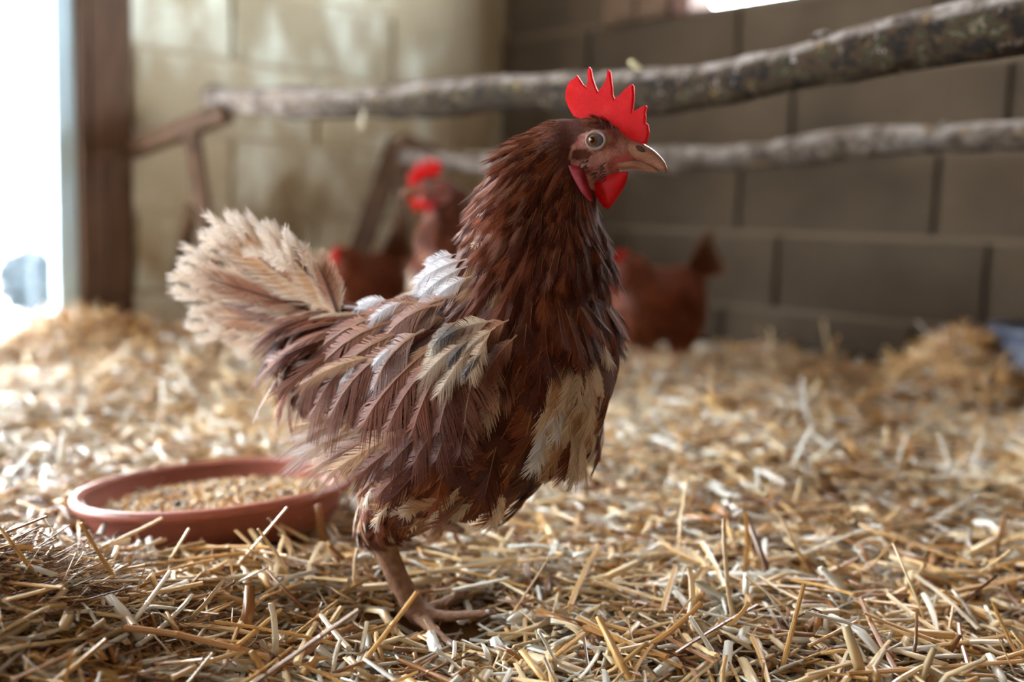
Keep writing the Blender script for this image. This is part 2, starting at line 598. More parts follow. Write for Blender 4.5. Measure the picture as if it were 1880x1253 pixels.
# ------------------------------------------------------------------ perches
def perch(name, ctrl, rad, label, seed, bark_, wob=.045):
    pts = resample(ctrl, 60)
    rg = random.Random(seed)
    nr = len(pts)
    radii = [rad * (1 + .10 * math.sin(i * .45 + seed) + .05 * math.sin(i * 1.3)) for i in range(nr)]
    o_ = Vector(pts[nr // 2])
    root = empty(name, o_)
    bm = tube_bm([Vector(p) - o_ for p in pts], radii, 14, wob, seed)
    link('bark_pole', bm_mesh('bark_pole', bm, True), M[bark_], root)
    for f in (.22, .41, .63, .8):
        i = int(f * nr); p = Vector(pts[i]) - o_
        dv = Vector((rg.uniform(-.4, .4), rg.uniform(-.5, -.1), rg.uniform(.5, 1))).normalized()
        bmk = tube_bm([p + dv * rad * .6, p + dv * rad * 1.05, p + dv * rad * 1.16], [rad * .42, rad * .34, rad * .2], 8, .15, seed + i)
        link('branch_knot', bm_mesh('branch_knot', bmk, True), M[bark_], root)
    tag(root, label, 'perch', 'roosting branches')
    return root


def zline(px, a, b): return a / (b + (px - PW / 2) / FPX)


p1 = [(392, 180), (480, 188), (640, 190), (800, 182), (960, 168), (1100, 172), (1250, 165), (1400, 138), (1550, 104), (1700, 72), (1880, 40), (2150, -10)]
perch('perch_branch', [at(x, y, zline(x, 1.561, .9724)) for x, y in p1], .030,
      'thick mossy branch perch, the upper one crossing behind the comb', 3, 'bark_mossy')
p2 = [(738, 290), (850, 297), (930, 300), (1060, 298), (1200, 294), (1350, 290), (1450, 280), (1560, 263), (1700, 257), (1880, 250), (2150, 240)]
perch('perch_branch', [at(x, y, zline(x, 2.3385, 1.045)) for x, y in p2], .024,
      'thinner lichen-grey branch perch, the lower one at beak height', 8, 'bark_grey')


def plank(name, a, b, w, h, mat, parent=None):
    """rectangular timber from a to b"""
    a = Vector(a); b = Vector(b)
    t_ = (b - a).normalized()
    ref = Vector((0, 0, 1)) if abs(t_.z) < .9 else Vector((1, 0, 0))
    s = t_.cross(ref).normalized(); u = s.cross(t_)
    rings = []
    for p in (a, a.lerp(b, .5), b):
        rings.append([p - a + s * w / 2 + u * h / 2, p - a - s * w / 2 + u * h / 2, p - a - s * w / 2 - u * h / 2, p - a + s * w / 2 - u * h / 2])
    bm = loft(rings)
    bmesh.ops.bevel(bm, geom=bm.edges[:], offset=min(w, h) * .08, segments=1, affect='EDGES')
    o = link(name, bm_mesh(name, bm), M[mat], parent)
    o.location = a - (parent.location if parent else Vector())
    return o


f1 = empty('perch_trestle', at(345, 620, 2.28)); f1.location.z = 0
tag(f1, 'dark timber trestle holding the upper perch by the pale wall', 'trestle', 'perch supports')
e1 = at(418, 206, 2.25)
plank('rail', at(238, 275, 2.33), e1, .045, .042, 'rail_wood', f1)
lg = at(352, 240, 2.28)
gf = at(412, 640, 2.22)
plank('leg', lg, Vector((gf.x, gf.y, -.02)), .04, .032, 'rail_wood', f1)
plank('shadow_bar', at(352, 380, 2.29), at(330, 500, 2.40), .025, .022, 'rail_wood', f1)  # slim dark bar standing in for a shadow on the wall
f2 = empty('perch_trestle', at(740, 600, 2.5)); f2.location.z = 0
tag(f2, 'dark timber trestle holding the lower perch near the corner, plus a leaning shadow bar', 'trestle', 'perch supports')
plank('rail', at(728, 268, 2.52), at(800, 300, 2.56), .05, .07, 'rail_wood', f2)
g2 = at(742, 560, 2.48)
plank('leg', at(736, 262, 2.50), Vector((g2.x, g2.y, -.02)), .045, .03, 'rail_wood', f2)
g3 = at(600, 560, 2.62)
plank('shadow_bar', at(732, 262, 2.53), Vector((g3.x, g3.y, -.02)), .03, .055, 'rail_wood', f2)  # leaning bar built in place of the diagonal shadow on the left wall

# ------------------------------------------------------------------ feathers
def wprof(kind, s):
    if kind == 'covert': return np.clip((s ** .55) * (1 - s) ** .30 * 1.62, 0, 1)
    if kind == 'hackle': return np.clip((s ** .35) * (1 - s) ** .55 * 1.9, 0, 1)
    if kind == 'flight': return np.clip(np.minimum(1, s * 5) * (1 - s ** 7) ** .6, 0, 1)
    return np.clip((s ** .5) * (1 - s * s) ** .4 * 1.3, 0, 1)


def template(kind, nb, seed, fray=.25, fwd=.22, rw=.055):
    rg = np.random.default_rng(seed)
    X_, Y_, T_, S_, Qd, J_ = [], [], [], [], [], []
    off = 0
    for sd_ in (-1, 1):
        s = np.linspace(.05, .985, nb)
        cl = np.cumsum(rg.random(nb) < .16)             # clumps of barbs that hang together
        ca = rg.normal(0, 1, cl.max() + 1)[cl]
        ln = wprof(kind, s) * (1 - fray * rg.random(nb) ** 2)
        fw = (fwd + .18 * s) * (1 + .5 * fray * ca) * (.45 + .55 * wprof(kind, s))
        db = (.93 / nb) * 1.5
        j = rg.normal(0, 1, nb)
        for tt, wd, ex in ((0, 1.0, 0), (.55, .95, 0), (1.0, .25, 0)):
            for e in (-.5, .5):
                X_.append(s + fw * tt ** 1.25 + e * db * wd)
                Y_.append(sd_ * ln * tt)
                T_.append(np.full(nb, tt)); S_.append(s); J_.append(j)
        b = off + np.arange(nb)
        for k in (0, 2):
            Qd.append(np.stack([b + k * nb, b + (k + 1) * nb, b + (k + 3) * nb, b + (k + 2) * nb], 1))
        off += 6 * nb
    # rachis ribbon
    ns = 7
    s = np.linspace(-.08, .96, ns)
    for e in (-1, 1):
        X_.append(s); Y_.append(e * rw * (1 - .85 * np.clip(s, 0, 1))); T_.append(np.full(ns, -1.)); S_.append(np.clip(s, 0, 1)); J_.append(np.zeros(ns))
    b = off + np.arange(ns - 1)
    Qd.append(np.stack([b, b + 1, b + 1 + ns, b + ns], 1))
    return dict(x=np.concatenate(X_), y=np.concatenate(Y_), t=np.concatenate(T_), s=np.concatenate(S_), j=np.concatenate(J_), q=np.concatenate(Qd))


TPL = {
    'tiny': [template('hackle', 6, 900 + i, .2, .25) for i in range(4)],
    'hackle': [template('hackle', 15, 100 + i, .25, .26) for i in range(8)],
    'covert': [template('covert', 22, 200 + i, .35, .22) for i in range(10)],
    'fluff': [template('fluff', 16, 300 + i, .6, .25) for i in range(6)],
    'flight': [template('flight', 85, 400 + i, .36, .18) for i in range(8)],
    'tail': [template('flight', 90, 500 + i, .22, .15, .11) for i in range(8)],
    'far': [template('covert', 9, 600 + i, .3, .22) for i in range(5)],
}


def unit(a): return a / (np.linalg.norm(a, axis=1)[:, None] + 1e-12)


def feathers(kind, root, d, nrm, L, W, bend, lift, camber, cb, cr, ce, edge, crach, rg, jit=.13, droop=None, edge_pow=1.5, sweep=None):
    """vectorised feathers -> V, Q, C. All inputs arrays over n feathers"""
    n = len(root)
    d = unit(d - (d * nrm).sum(1)[:, None] * nrm)
    d2 = unit(d * np.cos(lift)[:, None] + nrm * np.sin(lift)[:, None])
    n2 = unit(nrm * np.cos(lift)[:, None] - d * np.sin(lift)[:, None])
    sd_ = np.cross(n2, d2)
    tid = rg.integers(0, len(TPL[kind]), n)
    Vs, Qs, Cs = [], [], []
    off = 0
    for v, T in enumerate(TPL[kind]):
        I = np.where(tid == v)[0]
        if len(I) == 0: continue
        x, y, t_, s, j = (T[k][None, :] for k in 'xytsj')
        b = np.where(np.abs(bend[I]) < 1e-3, 1e-3, bend[I])[:, None]
        l = L[I][:, None]; w = W[I][:, None] * .5
        th = b * x
        fx = l * np.sin(th) / b
        fz = -l * (1 - np.cos(th)) / b
        yy = y * w
        ys = yy if sweep is None else yy + sweep[I][:, None] * l * x ** 2
        fz = fz - camber[I][:, None] * np.abs(y) ** 1.6 * w
        fz = fz + np.where(t_ < 0, .0006, 0) + .03 * w * j * np.clip(t_, 0, 1)
        P = root[I][:, None, :] + fx[..., None] * d2[I][:, None, :] + ys[..., None] * sd_[I][:, None, :] + fz[..., None] * n2[I][:, None, :]
        if droop is not None:
            P[..., 2] -= droop[I][:, None] * np.clip(t_, 0, 1) ** 1.5 * np.abs(y) * w
        sm = np.clip((s - .08) / .4, 0, 1)[..., None]; sm = sm * sm * (3 - 2 * sm)
        C = cr[I][:, None, :] * (1 - sm) + cb[I][:, None, :] * sm
        tc = np.clip(t_, 0, 1)[..., None]
        tipf = np.clip((s - .75) / .25, 0, 1)[..., None]
        ef = np.clip(np.maximum(tc ** edge_pow, tipf * .8) * edge[I][:, None, None], 0, 1)
        C = C * (1 - ef) + ce[I][:, None, :] * ef
        C = C * (1 + jit * j)[..., None]
        C = np.where((t_ < 0)[..., None], crach[I][:, None, :], C)
        m = P.shape[1]
        Vs.append(P.reshape(-1, 3)); Cs.append(np.clip(C, 0, 1).reshape(-1, 3))
        Qs.append((T['q'][None] + off + (np.arange(len(I)) * m)[:, None, None]).reshape(-1, 4))
        off += len(I) * m
    return np.concatenate(Vs), np.concatenate(Qs), np.concatenate(Cs)


def remesh_blobs(name, blobs, voxel, smooth_it):
    """blobs: list of (centre Vector, 3x3 basis*radii Matrix). One continuous surface"""
    bm = bmesh.new()
    for c_, B in blobs:
        bmesh.ops.create_icosphere(bm, subdivisions=2, radius=1.0, matrix=Matrix.Translation(c_) @ B.to_4x4())
    me = bpy.data.meshes.new(name + '_src'); bm.to_mesh(me); bm.free()
    o = bpy.data.objects.new(name + '_src', me); COL.objects.link(o)
    r = o.modifiers.new('r', 'REMESH'); r.mode = 'VOXEL'; r.voxel_size = voxel
    s = o.modifiers.new('s', 'SMOOTH'); s.factor = .5; s.iterations = smooth_it
    dg = bpy.context.evaluated_depsgraph_get()
    res = bpy.data.meshes.new_from_object(o.evaluated_get(dg))
    res.name = name
    bpy.data.objects.remove(o); bpy.data.meshes.remove(me)
    res.polygons.foreach_set('use_smooth', np.ones(len(res.polygons), dtype=bool))
    return res


def mesh_arrays(me):
    n = len(me.vertices)
    V = np.empty(n * 3, np.float32); me.vertices.foreach_get('co', V)
    N = np.empty(n * 3, np.float32); me.vertex_normals.foreach_get('vector', N)
    me.calc_loop_triangles()
    T = np.empty(len(me.loop_triangles) * 3, np.int32); me.loop_triangles.foreach_get('vertices', T)
    return V.reshape(-1, 3).astype(float), N.reshape(-1, 3).astype(float), T.reshape(-1, 3)


def set_colors(me, C):
    a = me.attributes.new('Col', 'FLOAT_COLOR', 'POINT')
    cc = np.ones((len(C), 4), np.float32); cc[:, :3] = C
    a.data.foreach_set('color', cc.ravel())


def scatter(V, N, T, spacing_fn, ncand, rg):
    a = np.linalg.norm(np.cross(V[T[:, 1]] - V[T[:, 0]], V[T[:, 2]] - V[T[:, 0]]), axis=1)
    ti = rg.choice(len(T), ncand, p=a / a.sum())
    r1 = np.sqrt(rg.random(ncand)); r2 = rg.random(ncand)
    w = np.stack([1 - r1, r1 * (1 - r2), r1 * r2], 1)[..., None]
    P = (V[T[ti]] * w).sum(1); Nn = unit((N[T[ti]] * w).sum(1))
    sp = spacing_fn(P, Nn)
    ok = sp > 0
    P, Nn, sp = P[ok], Nn[ok], sp[ok]
    cell = {}
    keep = []
    for i in range(len(P)):
        s = sp[i]
        key = tuple((P[i] / .02).astype(int))
        good = True
        for dx in (-1, 0, 1):
            for dy in (-1, 0, 1):
                for dz in (-1, 0, 1):
                    for j in cell.get((key[0] + dx, key[1] + dy, key[2] + dz), ()):
                        if (P[i, 0] - P[j, 0]) ** 2 + (P[i, 1] - P[j, 1]) ** 2 + (P[i, 2] - P[j, 2]) ** 2 < s * s:
                            good = False; break
                    if not good: break
                if not good: break
            if not good: break
        if good:
            keep.append(i); cell.setdefault(key, []).append(i)
    return P[keep], Nn[keep]


def blade(name, poly, thick, ylat, mat, parent, bev=.0012, bulge=0.0):
    """closed outline (local x,z) given real thickness; rounded edge"""
    bm = bmesh.new()
    vs = [bm.verts.new((p[0], ylat - thick / 2, p[1])) for p in poly]
    f = bm.faces.new(vs)
    r = bmesh.ops.extrude_face_region(bm, geom=[f])
    bmesh.ops.translate(bm, verts=[e for e in r['geom'] if isinstance(e, bmesh.types.BMVert)], vec=(0, thick, 0))
    bmesh.ops.recalc_face_normals(bm, faces=bm.faces[:])
    bmesh.ops.bevel(bm, geom=[e for e in bm.edges if abs(e.verts[0].co.y - e.verts[1].co.y) < 1e-6], offset=bev, segments=2, affect='EDGES', clamp_overlap=True)
    bmesh.ops.triangulate(bm, faces=[f for f in bm.faces if len(f.verts) > 4])
    return link(name, bm_mesh(name, bm), M[mat], parent)


def dome(name, poly, thick, ylat, mat, parent):
    """lens-shaped fleshy lobe with the given outline"""
    P = np.array(poly); c = P.mean(0)
    P = np.concatenate([.5 * (P + np.roll(P, 1, 0)), P], 1).reshape(-1, 2)
    prof = [(.0, 1.0), (.35, .97), (.62, .85), (.82, .62), (.95, .32), (1.0, 0.0), (.95, -.32), (.82, -.62), (.62, -.85), (.35, -.97), (0.0, -1.0)]
    rings = []
    for f, h in prof:
        f = max(f, .02)
        q = c + (P - c) * f
        rings.append([(x, ylat + h * thick / 2, z) for x, z in q])
    return link(name, bm_mesh(name, loft(rings), True), M[mat], parent)


def ellipsoid(name, c_, r, mat, parent, sub=3, rot=None):
    bm = bmesh.new()
    mtx = Matrix.Translation(Vector(c_)) @ (rot.to_4x4() if rot else Matrix()) @ Matrix.Diagonal((*r, 1))
    bmesh.ops.create_icosphere(bm, subdivisions=sub, radius=1, matrix=mtx)
    return link(name, bm_mesh(name, bm, True), M[mat], parent)


BROWN = np.array(lin(112, 58, 38)); DBROWN = np.array(lin(78, 36, 24)); MAUVE = np.array(lin(132, 88, 74))  # MAUVE is brown plumage as skylight tints it, put into the colour
TAN = np.array(lin(186, 142, 104)); CREAM = np.array(lin(208, 186, 160)); WHITE = np.array(lin(216, 216, 222)); RUST = np.array(lin(124, 64, 38))
GREY = np.array(lin(70, 62, 62))

# ------------------------------------------------------------------ the main hen
ALPHA = math.radians(24)
HO = at(860, 690, .775)
HF = Vector((math.cos(ALPHA), -math.sin(ALPHA), 0))     # forward (towards the beak)
HL = Vector((math.sin(ALPHA), math.cos(ALPHA), 0))      # lateral, away from the viewer
hen = empty('hen', (HO.x, HO.y, 0), -ALPHA)
HINV = (Matrix.Translation((HO.x, HO.y, 0)) @ Matrix.Rotation(-ALPHA, 4, 'Z')).inverted()
HM = np.array(HINV.inverted())


def HP(px, py, lat=0.0):
    """picture point -> hen's own coordinates, on the upright plane `lat` metres off her median plane"""
    d = ray(px, py)
    o_ = HO + HL * lat
    s = (o_ - CAM).dot(HL) / d.dot(HL)
    return HINV @ (CAM + d * s)


def to_px(Pl):
    w = Pl @ HM[:3, :3].T + HM[:3, 3]
    return proj(w)


KPX = .775 / FPX


def depth_scale(p):
    w = HM[:3, :3] @ np.array(p) + HM[:3, 3]
    return float(w[1]) / .775


def blob(px, py, rx, rz, rot, rlat, lat=0.0):
    p = HP(px, py, lat)
    k = KPX * depth_scale(p)
    a = math.radians(rot)
    ux = Vector((math.cos(a), 0, math.sin(a))); uz = Vector((-math.sin(a), 0, math.cos(a)))
    return (p, Matrix((ux * rx * k, Vector((0, rlat, 0)), uz * rz * k)).transposed())


def chain(pts, n):
    """interpolated blobs: (px, py, rx, rz, rlat, lat)"""
    P = np.array(pts, float)
    out = []
    for u in np.linspace(0, len(P) - 1, n):
        i = min(int(u), len(P) - 2); f = u - i
        q = P[i] * (1 - f) + P[i + 1] * f
        out.append(blob(q[0], q[1], q[2], q[3], 0, q[4], q[5]))
    return out


NS = -1.0        # near side = negative lateral
blobs = [
    blob(840, 690, 262, 168, 12, .078), blob(660, 650, 120, 80, 22, .055), blob(1000, 655, 118, 190, 8, .072),
    blob(1040, 640, 94, 165, 6, .060), blob(1046, 772, 58, 78, 14, .046), blob(880, 870, 130, 72, 12, .056), blob(955, 790, 105, 100, 20, .062), blob(800, 830, 150, 85, 0, .062),
    blob(740, 760, 150, 110, 10, .068), blob(600, 610, 60, 45, 30, .030),
]
blobs += chain([(985, 545, 130, 120, .060, 0), (975, 450, 112, 90, .050, 0), (975, 370, 88, 70, .042, 0), (995, 305, 66, 60, .034, 0), (1035, 266, 52, 48, .027, 0)], 22)
blobs += chain([(1060, 262, 44, 44, .0225, 0), (1095, 262, 46, 45, .0205, 0), (1130, 276, 34, 34, .0160, 0), (1158, 284, 20, 22, .0100, 0)], 10)
blobs += chain([(1042, 330, 46, 46, .026, 0), (1040, 400, 58, 55, .034, 0), (1052, 470, 66, 60, .042, 0)], 10)
blobs += chain([(1085, 300, 32, 34, .016, 0), (1110, 315, 26, 26, .013, 0)], 4)
# standing leg (near side)
blobs += chain([(800, 855, 118, 95, .036, -.040), (748, 915, 92, 70, .032, -.043), (708, 955, 56, 48, .023, -.042), (698, 985, 30, 28, .013, -.040)], 14)
blobs += chain([(698, 985, 25, 25, .0098, -.040), (730, 1062, 22, 22, .0088, -.038), (768, 1128, 25, 23, .0098, -.036)], 26)
blobs += chain([(768, 1128, 17, 14, .0075, -.036), (812, 1108, 12, 11, .0052, -.014), (850, 1090, 9, 8, .0042, .012)], 14)
blobs += chain([(768, 1130, 18, 15, .0075, -.036), (830, 1132, 13, 11, .0055, -.036), (895, 1126, 9, 8, .0042, -.036)], 16)
blobs += chain([(768, 1132, 18, 15, .0075, -.036), (795, 1158, 12, 11, .0055, -.058), (826, 1182, 9, 8, .0042, -.078)], 14)
blobs += chain([(765, 1128, 15, 13, .0065, -.036), (735, 1122, 10, 9, .0050, -.024), (705, 1116, 7, 7, .0036, -.010)], 12)
# far leg, drawn up against the belly
blobs += chain([(800, 860, 100, 85, .034, .042), (790, 915, 62, 50, .026, .040), (800, 948, 26, 22, .011, .036)], 10)
blobs += chain([(795, 950, 20, 14, .008, .034), (822, 966, 20, 11, .007, .030), (846, 974, 12, 8, .005, .026)], 10)
body_me = remesh_blobs('body', blobs, .0024, 7)
BV, BN, BT = mesh_arrays(body_me)
BP = to_px(BV)
leg_line = np.where(BP[:, 0] < 760, 1003, 952)
is_leg = (BP[:, 1] > leg_line) & (BP[:, 0] < 930)
is_leg |= (BP[:, 1] > 945) & (BP[:, 0] > 785) & (BP[:, 0] < 870) & (BV[:, 1] > .005)


def face_mask(p):
    e = ((p[:, 0] - 1112) / 66) ** 2 + ((p[:, 1] - 292) / 60) ** 2 < 1
    return (e | (p[:, 0] > 1140)) & (p[:, 1] > 238 - (p[:, 0] - 1110) * .05) & (p[:, 0] > 1046) & (p[:, 1] < 352)


is_face = face_mask(BP)
bc = np.tile(DBROWN, (len(BV), 1))
fv = BV[is_face]
n1 = np.clip(np.array([mnoise.noise(Vector(v) * 160) for v in fv]) * 1.6 + .45, 0, 1)[:, None]
n2 = np.clip(np.array([mnoise.noise(Vector(v) * 420 + Vector((3, 1, 7))) for v in fv]) * 1.5, 0, 1)[:, None]
fc = np.array(lin(204, 150, 136)) * (1 - n1) + np.array(lin(176, 98, 94)) * n1
bc[is_face] = fc * (1 - n2 * .6) + np.array(lin(120, 76, 70)) * n2 * .6
ear = ((BP[:, 0] - 1066) / 19) ** 2 + ((BP[:, 1] - 285) / 11) ** 2 < 1
bc[ear & is_face] = lin(92, 48, 30)
cheek = is_face & (((BP[:, 0] - 1150) / 22) ** 2 + ((BP[:, 1] - 296) / 12) ** 2 < 1)
bc[cheek] = lin(196, 96, 92)
nzv = np.array([mnoise.noise(Vector(v) * 260) for v in BV[is_leg]])[:, None]
bc[is_leg] = np.array(lin(176, 132, 98)) * (.5 - nzv * .6) + np.array(lin(120, 86, 60)) * (.5 + nzv * .6)
wpatch = (((BP[:, 0] - 1055) / 55) ** 2 + ((BP[:, 1] - 740) / 110) ** 2 < 1) & ~is_leg
bc[wpatch] = CREAM
set_colors(body_me, bc)
link('body', body_me, M['hen_body'], hen)

# ---- plumage map: px, py, dir(dx,dy), length mm, width mm, lift, palette weights
PAL = np.stack([BROWN, DBROWN, MAUVE, TAN, CREAM, WHITE, RUST, GREY])
REG = [
    # px   py    dx    dy   L   W   lift  BR DB MA TA CR WH RU GR
    (1065, 222, -1.0, .10, 10, 4.0, .10, (4, 5, 1, 0, 0, 0, 1, 0)),
    (1010, 240, -.9, .45, 15, 5.0, .12, (4, 3, 2, 0, 0, 0, 2, 0)),
    (960, 290, -.65, .8, 24, 7.0, .10, (5, 2, 2, .2, 0, 0, 2, 0)),
    (1040, 330, -.3, 1., 20, 6.5, .06, (3, 6, 0, 0, 0, 0, 1, 0)),
    (1085, 400, .0, 1., 20, 7.5, .05, (2, 8, 0, 0, 0, 0, 0, 0)),
    (920, 380, -.5, .85, 30, 8.5, .10, (6, 2, 3, .3, .05, .05, 2, 0)),
    (1000, 420, -.2, 1., 32, 9.0, .06, (4, 6, 0, 0, 0, 0, 2, 0)),
    (880, 480, -.45, .9, 40, 12., .14, (5, 2, 3, .3, .05, 0, 1, 0)),
    (960, 520, -.15, 1., 38, 12., .08, (4, 6, .3, 0, 0, 0, 1, 0)),
    (1060, 500, .0, 1., 32, 12., .06, (4, 6, 0, 0, 0, 0, 1, 0)),
    (1125, 560, -.05, 1., 28, 14., .05, (6, 3, 1, .3, .1, 0, 1, 0)),
    (1010, 600, -.15, 1., 40, 17., .10, (4, 7, 0, 0, 0, 0, 1, 0)),
    (1130, 660, -.15, 1., 30, 16., .08, (6, 3, 1, .6, .8, .3, 1, 0)),
    (1050, 690, -.1, 1., 36, 16., .08, (.5, .2, 0, .8, 6, 2, 0, 0)),
    (1060, 770, -.15, 1., 34, 16., .08, (.6, .2, 0, .8, 6, 2, 0, 0)),
    (1100, 770, -.25, 1., 30, 15., .16, (4, 2, 0, 1., 2, .5, 2, 0)),
    (930, 640, -.3, 1., 42, 20., .12, (4, 6, 0, .2, 0, 0, 1, 0)),
    (950, 720, -.5, .85, 44, 22., .14, (5, 4, 1, .2, 0, 0, 2, 0)),
    (960, 810, -.55, .85, 44, 22., .12, (5, 5, 0, 0, 0, 0, 2, 0)),
    (960, 880, -.75, .6, 40, 20., .08, (5, 4, 0, .3, 0, 0, 2, 0)),
    (860, 880, -.95, .35, 40, 18., .08, (3, 1, 0, 2, 1, 0, 3, 0)),
    (760, 890, -.85, .5, 34, 16., .10, (2, .5, 0, 3, 2.5, .3, 2, 0)),
    (820, 940, -.8, .55, 30, 14., .06, (4, 2, 0, 1, .3, 0, 2, 0)),
    (720, 940, -.5, .9, 26, 12., .10, (4, 1, 1, 2, 1, .2, 2, 0)),
    (690, 985, -.05, 1., 18, 9., .05, (5, 2, 2, .5, .2, 0, 1, 0)),
    (660, 900, -.4, .9, 26, 12., .15, (1, 0, 1, 2, 4, 2, 1, 0)),
    (800, 490, -.9, .35, 42, 16., .10, (1, 0, 2, .6, 1, 4, 0, 0)),
    (760, 520, -.85, .45, 46, 18., .10, (2, 0, 4, .4, .4, 1.5, 0, 0)),
    (690, 560, -.85, .5, 50, 17., .10, (4, 0, 5, .4, .2, .6, 0, 0)),
    (620, 600, -.75, .65, 56, 16., .12, (5, 1, 5, .3, .1, .2, 0, 0)),
    (550, 640, -.55, .85, 55, 15., .14, (5, 1, 4, .5, .3, .2, 0, 0)),
    (830, 570, -.8, .55, 46, 18., .12, (3, 1, 5, .3, .2, .3, 0, 0)),
    (820, 630, -.75, .6, 38, 15., .10, (1, .6, 1, 2, 3, 1, 0, 1.6)),
    (760, 660, -.7, .7, 48, 20., .14, (4, 2, 3, .6, .5, .3, 0, .3)),
    (880, 650, -.5, .85, 40, 18., .10, (3, 2, .5, 2, 1.5, 0, 1, .6)),
    (660, 690, -.7, .7, 54, 20., .14, (5, 2, 4, .3, .1, .3, 0, 0)),
    (740, 760, -.6, .8, 54, 24., .14, (6, 4, 2, 0, 0, 0, 0, 0)),
    (840, 780, -.45, .9, 50, 24., .12, (5, 5, 1, .3, .2, 0, 1, 0)),
    (600, 740, -.6, .8, 45, 16., .10, (3, .5, 3, 2, 1, .3, 0, 0)),
    (640, 830, -.8, .5, 30, 14., .06, (4, 1, 1, 2, 1, .3, 2, 0)),
]
RP = np.array([(r[0], r[1]) for r in REG], float)
RD = np.array([(r[2], r[3]) for r in REG], float); RD /= np.linalg.norm(RD, axis=1)[:, None]
RL = np.array([(r[4], r[5], r[6]) for r in REG], float)
RW = np.array([np.array(r[7], float) / sum(r[7]) for r in REG])


def region(Pl):
    p = to_px(Pl)
    d2 = ((p[:, None, :] - RP[None]) ** 2).sum(2)
    w = 1 / (d2 + 350) ** 2.3
    w /= w.sum(1)[:, None]
    return p, w @ RD, w @ RL, w @ RW


rgh = np.random.default_rng(5)


def plume(name, sel, kind, ncand, dens, bend=(.25, .7), edge=.35, parent=hen, jitter=.22, lmul=1.0, addlift=0.0, weights=None):
    def spacing(P, N):
        p, rd, rl, rw = region(P)
        s = rl[:, 1] * .001 * dens
        ok = sel(p, P)
        ok &= ~face_mask(p)
        ok &= ~((p[:, 1] > np.where(p[:, 0] < 770, 985, 950)) & (p[:, 0] < 930))
        return np.where(ok, s, -1)
    P, N = scatter(BV, BN, BT, spacing, ncand, rgh)
    n = len(P)
    p, rd, rl, rw = region(P)
    d = np.stack([rd[:, 0], np.zeros(n), -rd[:, 1]], 1)
    d = d + rgh.normal(0, jitter, (n, 3))
    if weights is not None: rw = np.tile(np.array(weights, float) / sum(weights), (n, 1))
    pick = (rw.cumsum(1) > rgh.random((n, 1))).argmax(1)
    cb = PAL[pick] * rgh.uniform(.8, 1.2, (n, 1))
    pale = np.isin(pick, (3, 4, 5))[:, None]
    cr = np.where(pale, cb * .95, np.array(lin(128, 88, 66)) * .5 + cb * .5)
    ce_ = np.where(pale, cb * .8 + WHITE * .2, cb * 1.35)
    L = rl[:, 0] * .001 * rgh.uniform(.75, 1.2, n) * lmul; W = rl[:, 1] * .001 * rgh.uniform(.8, 1.25, n)
    crach = cb * .55 + np.array(lin(210, 150, 100)) * .45
    V, Q, C = feathers(kind, P - N * .001, d, N, L, W, rgh.uniform(*bend, n), addlift + rl[:, 2] * rgh.uniform(.5, 1.7, n), rgh.uniform(.15, .5, n), cb, cr, ce_, np.full(n, edge), crach, rgh)
    o = link(name, np_mesh(name, V, Q, C), M['feather'], parent)
    o['kind'] = 'stuff'
    print(name, n, len(Q))
    return o


plume('head_plumage', lambda p, P: (p[:, 1] < 300) & (p[:, 0] > 985), 'tiny', 60000, .42, (.1, .5), .4, jitter=.12)
plume('neck_hackle', lambda p, P: ((p[:, 1] < 480) | ((p[:, 1] < 590) & (p[:, 0] > 880))) & ~((p[:, 1] < 270) & (p[:, 0] > 1000)), 'hackle', 26000, .38, (-.25, .25), .35, jitter=.12, addlift=.07)
plume('body_plumage', lambda p, P: (p[:, 1] > 440) & (p[:, 0] > 500), 'covert', 26000, .44, (.3, .9), .35)
plume('fluff_plumage', lambda p, P: (p[:, 1] > 640), 'fluff', 5000, .6, (.5, 1.2), .3, lmul=.45)


plume('breast_patch', lambda p, P: ((p[:, 0] - 1045) / 46) ** 2 + ((p[:, 1] - 715) / 88) ** 2 < 1, 'covert', 9000, .36, (.1, .5), .2, jitter=.12, addlift=.10, weights=(.8, 0, 0, 3, 5, .6, .4, 0))
plume('nape_highlights', lambda p, P: (p[:, 0] < 985) & (p[:, 1] > 285) & (p[:, 1] < 480) & (p[:, 0] > 840), 'tiny', 420, .8, (-.1, .1), .2, jitter=.1, addlift=.26, lmul=.38, weights=(0, 0, 1, 0, 1, 4, 0, 0))  # tiny white feathers stand for highlight streaks on the nape


plume('thigh_fluff', lambda p, P: ((p[:, 0] - 765) / 120) ** 2 + ((p[:, 1] - 915) / 46) ** 2 < 1, 'fluff', 5000, .42, (.2, .7), .3, jitter=.2, addlift=.10, lmul=.8, weights=(1, 0, .5, 5, 2.5, 0, 3, 0))


# ---- big feathers, each a part
def big_feather(name, kind, a, b, W, nrm, cb, cr, ce_, edge, crach, bend=.3, lift=0.0, camber=.3, droop=0.0, parent=hen, mat='feather', scale=.88, edge_pow=1.5, sweep=0.0):
    a = np.array(a)[None]; d = np.array(b)[None] - a
    L = np.linalg.norm(d, axis=1) * scale
    if sweep:
        nn = unit(np.array(nrm, float)[None]); dd = unit(d - (d * nn).sum(1)[:, None] * nn)
        d = d - sweep * np.linalg.norm(d) * np.cross(nn, dd)
    one = lambda v: np.full(1, v)
    V, Q, C = feathers(kind, a, d, unit(np.array(nrm, float)[None]), L, one(W), one(bend), one(lift), one(camber), cb[None], cr[None], ce_[None], one(edge), crach[None], rgh, .16, one(droop), edge_pow, one(sweep))
    return link(name, np_mesh(name, V, Q, C), M[mat], parent)


rr = random.Random(4)
LB = lambda c, f: np.clip(c * f, 0, 1)
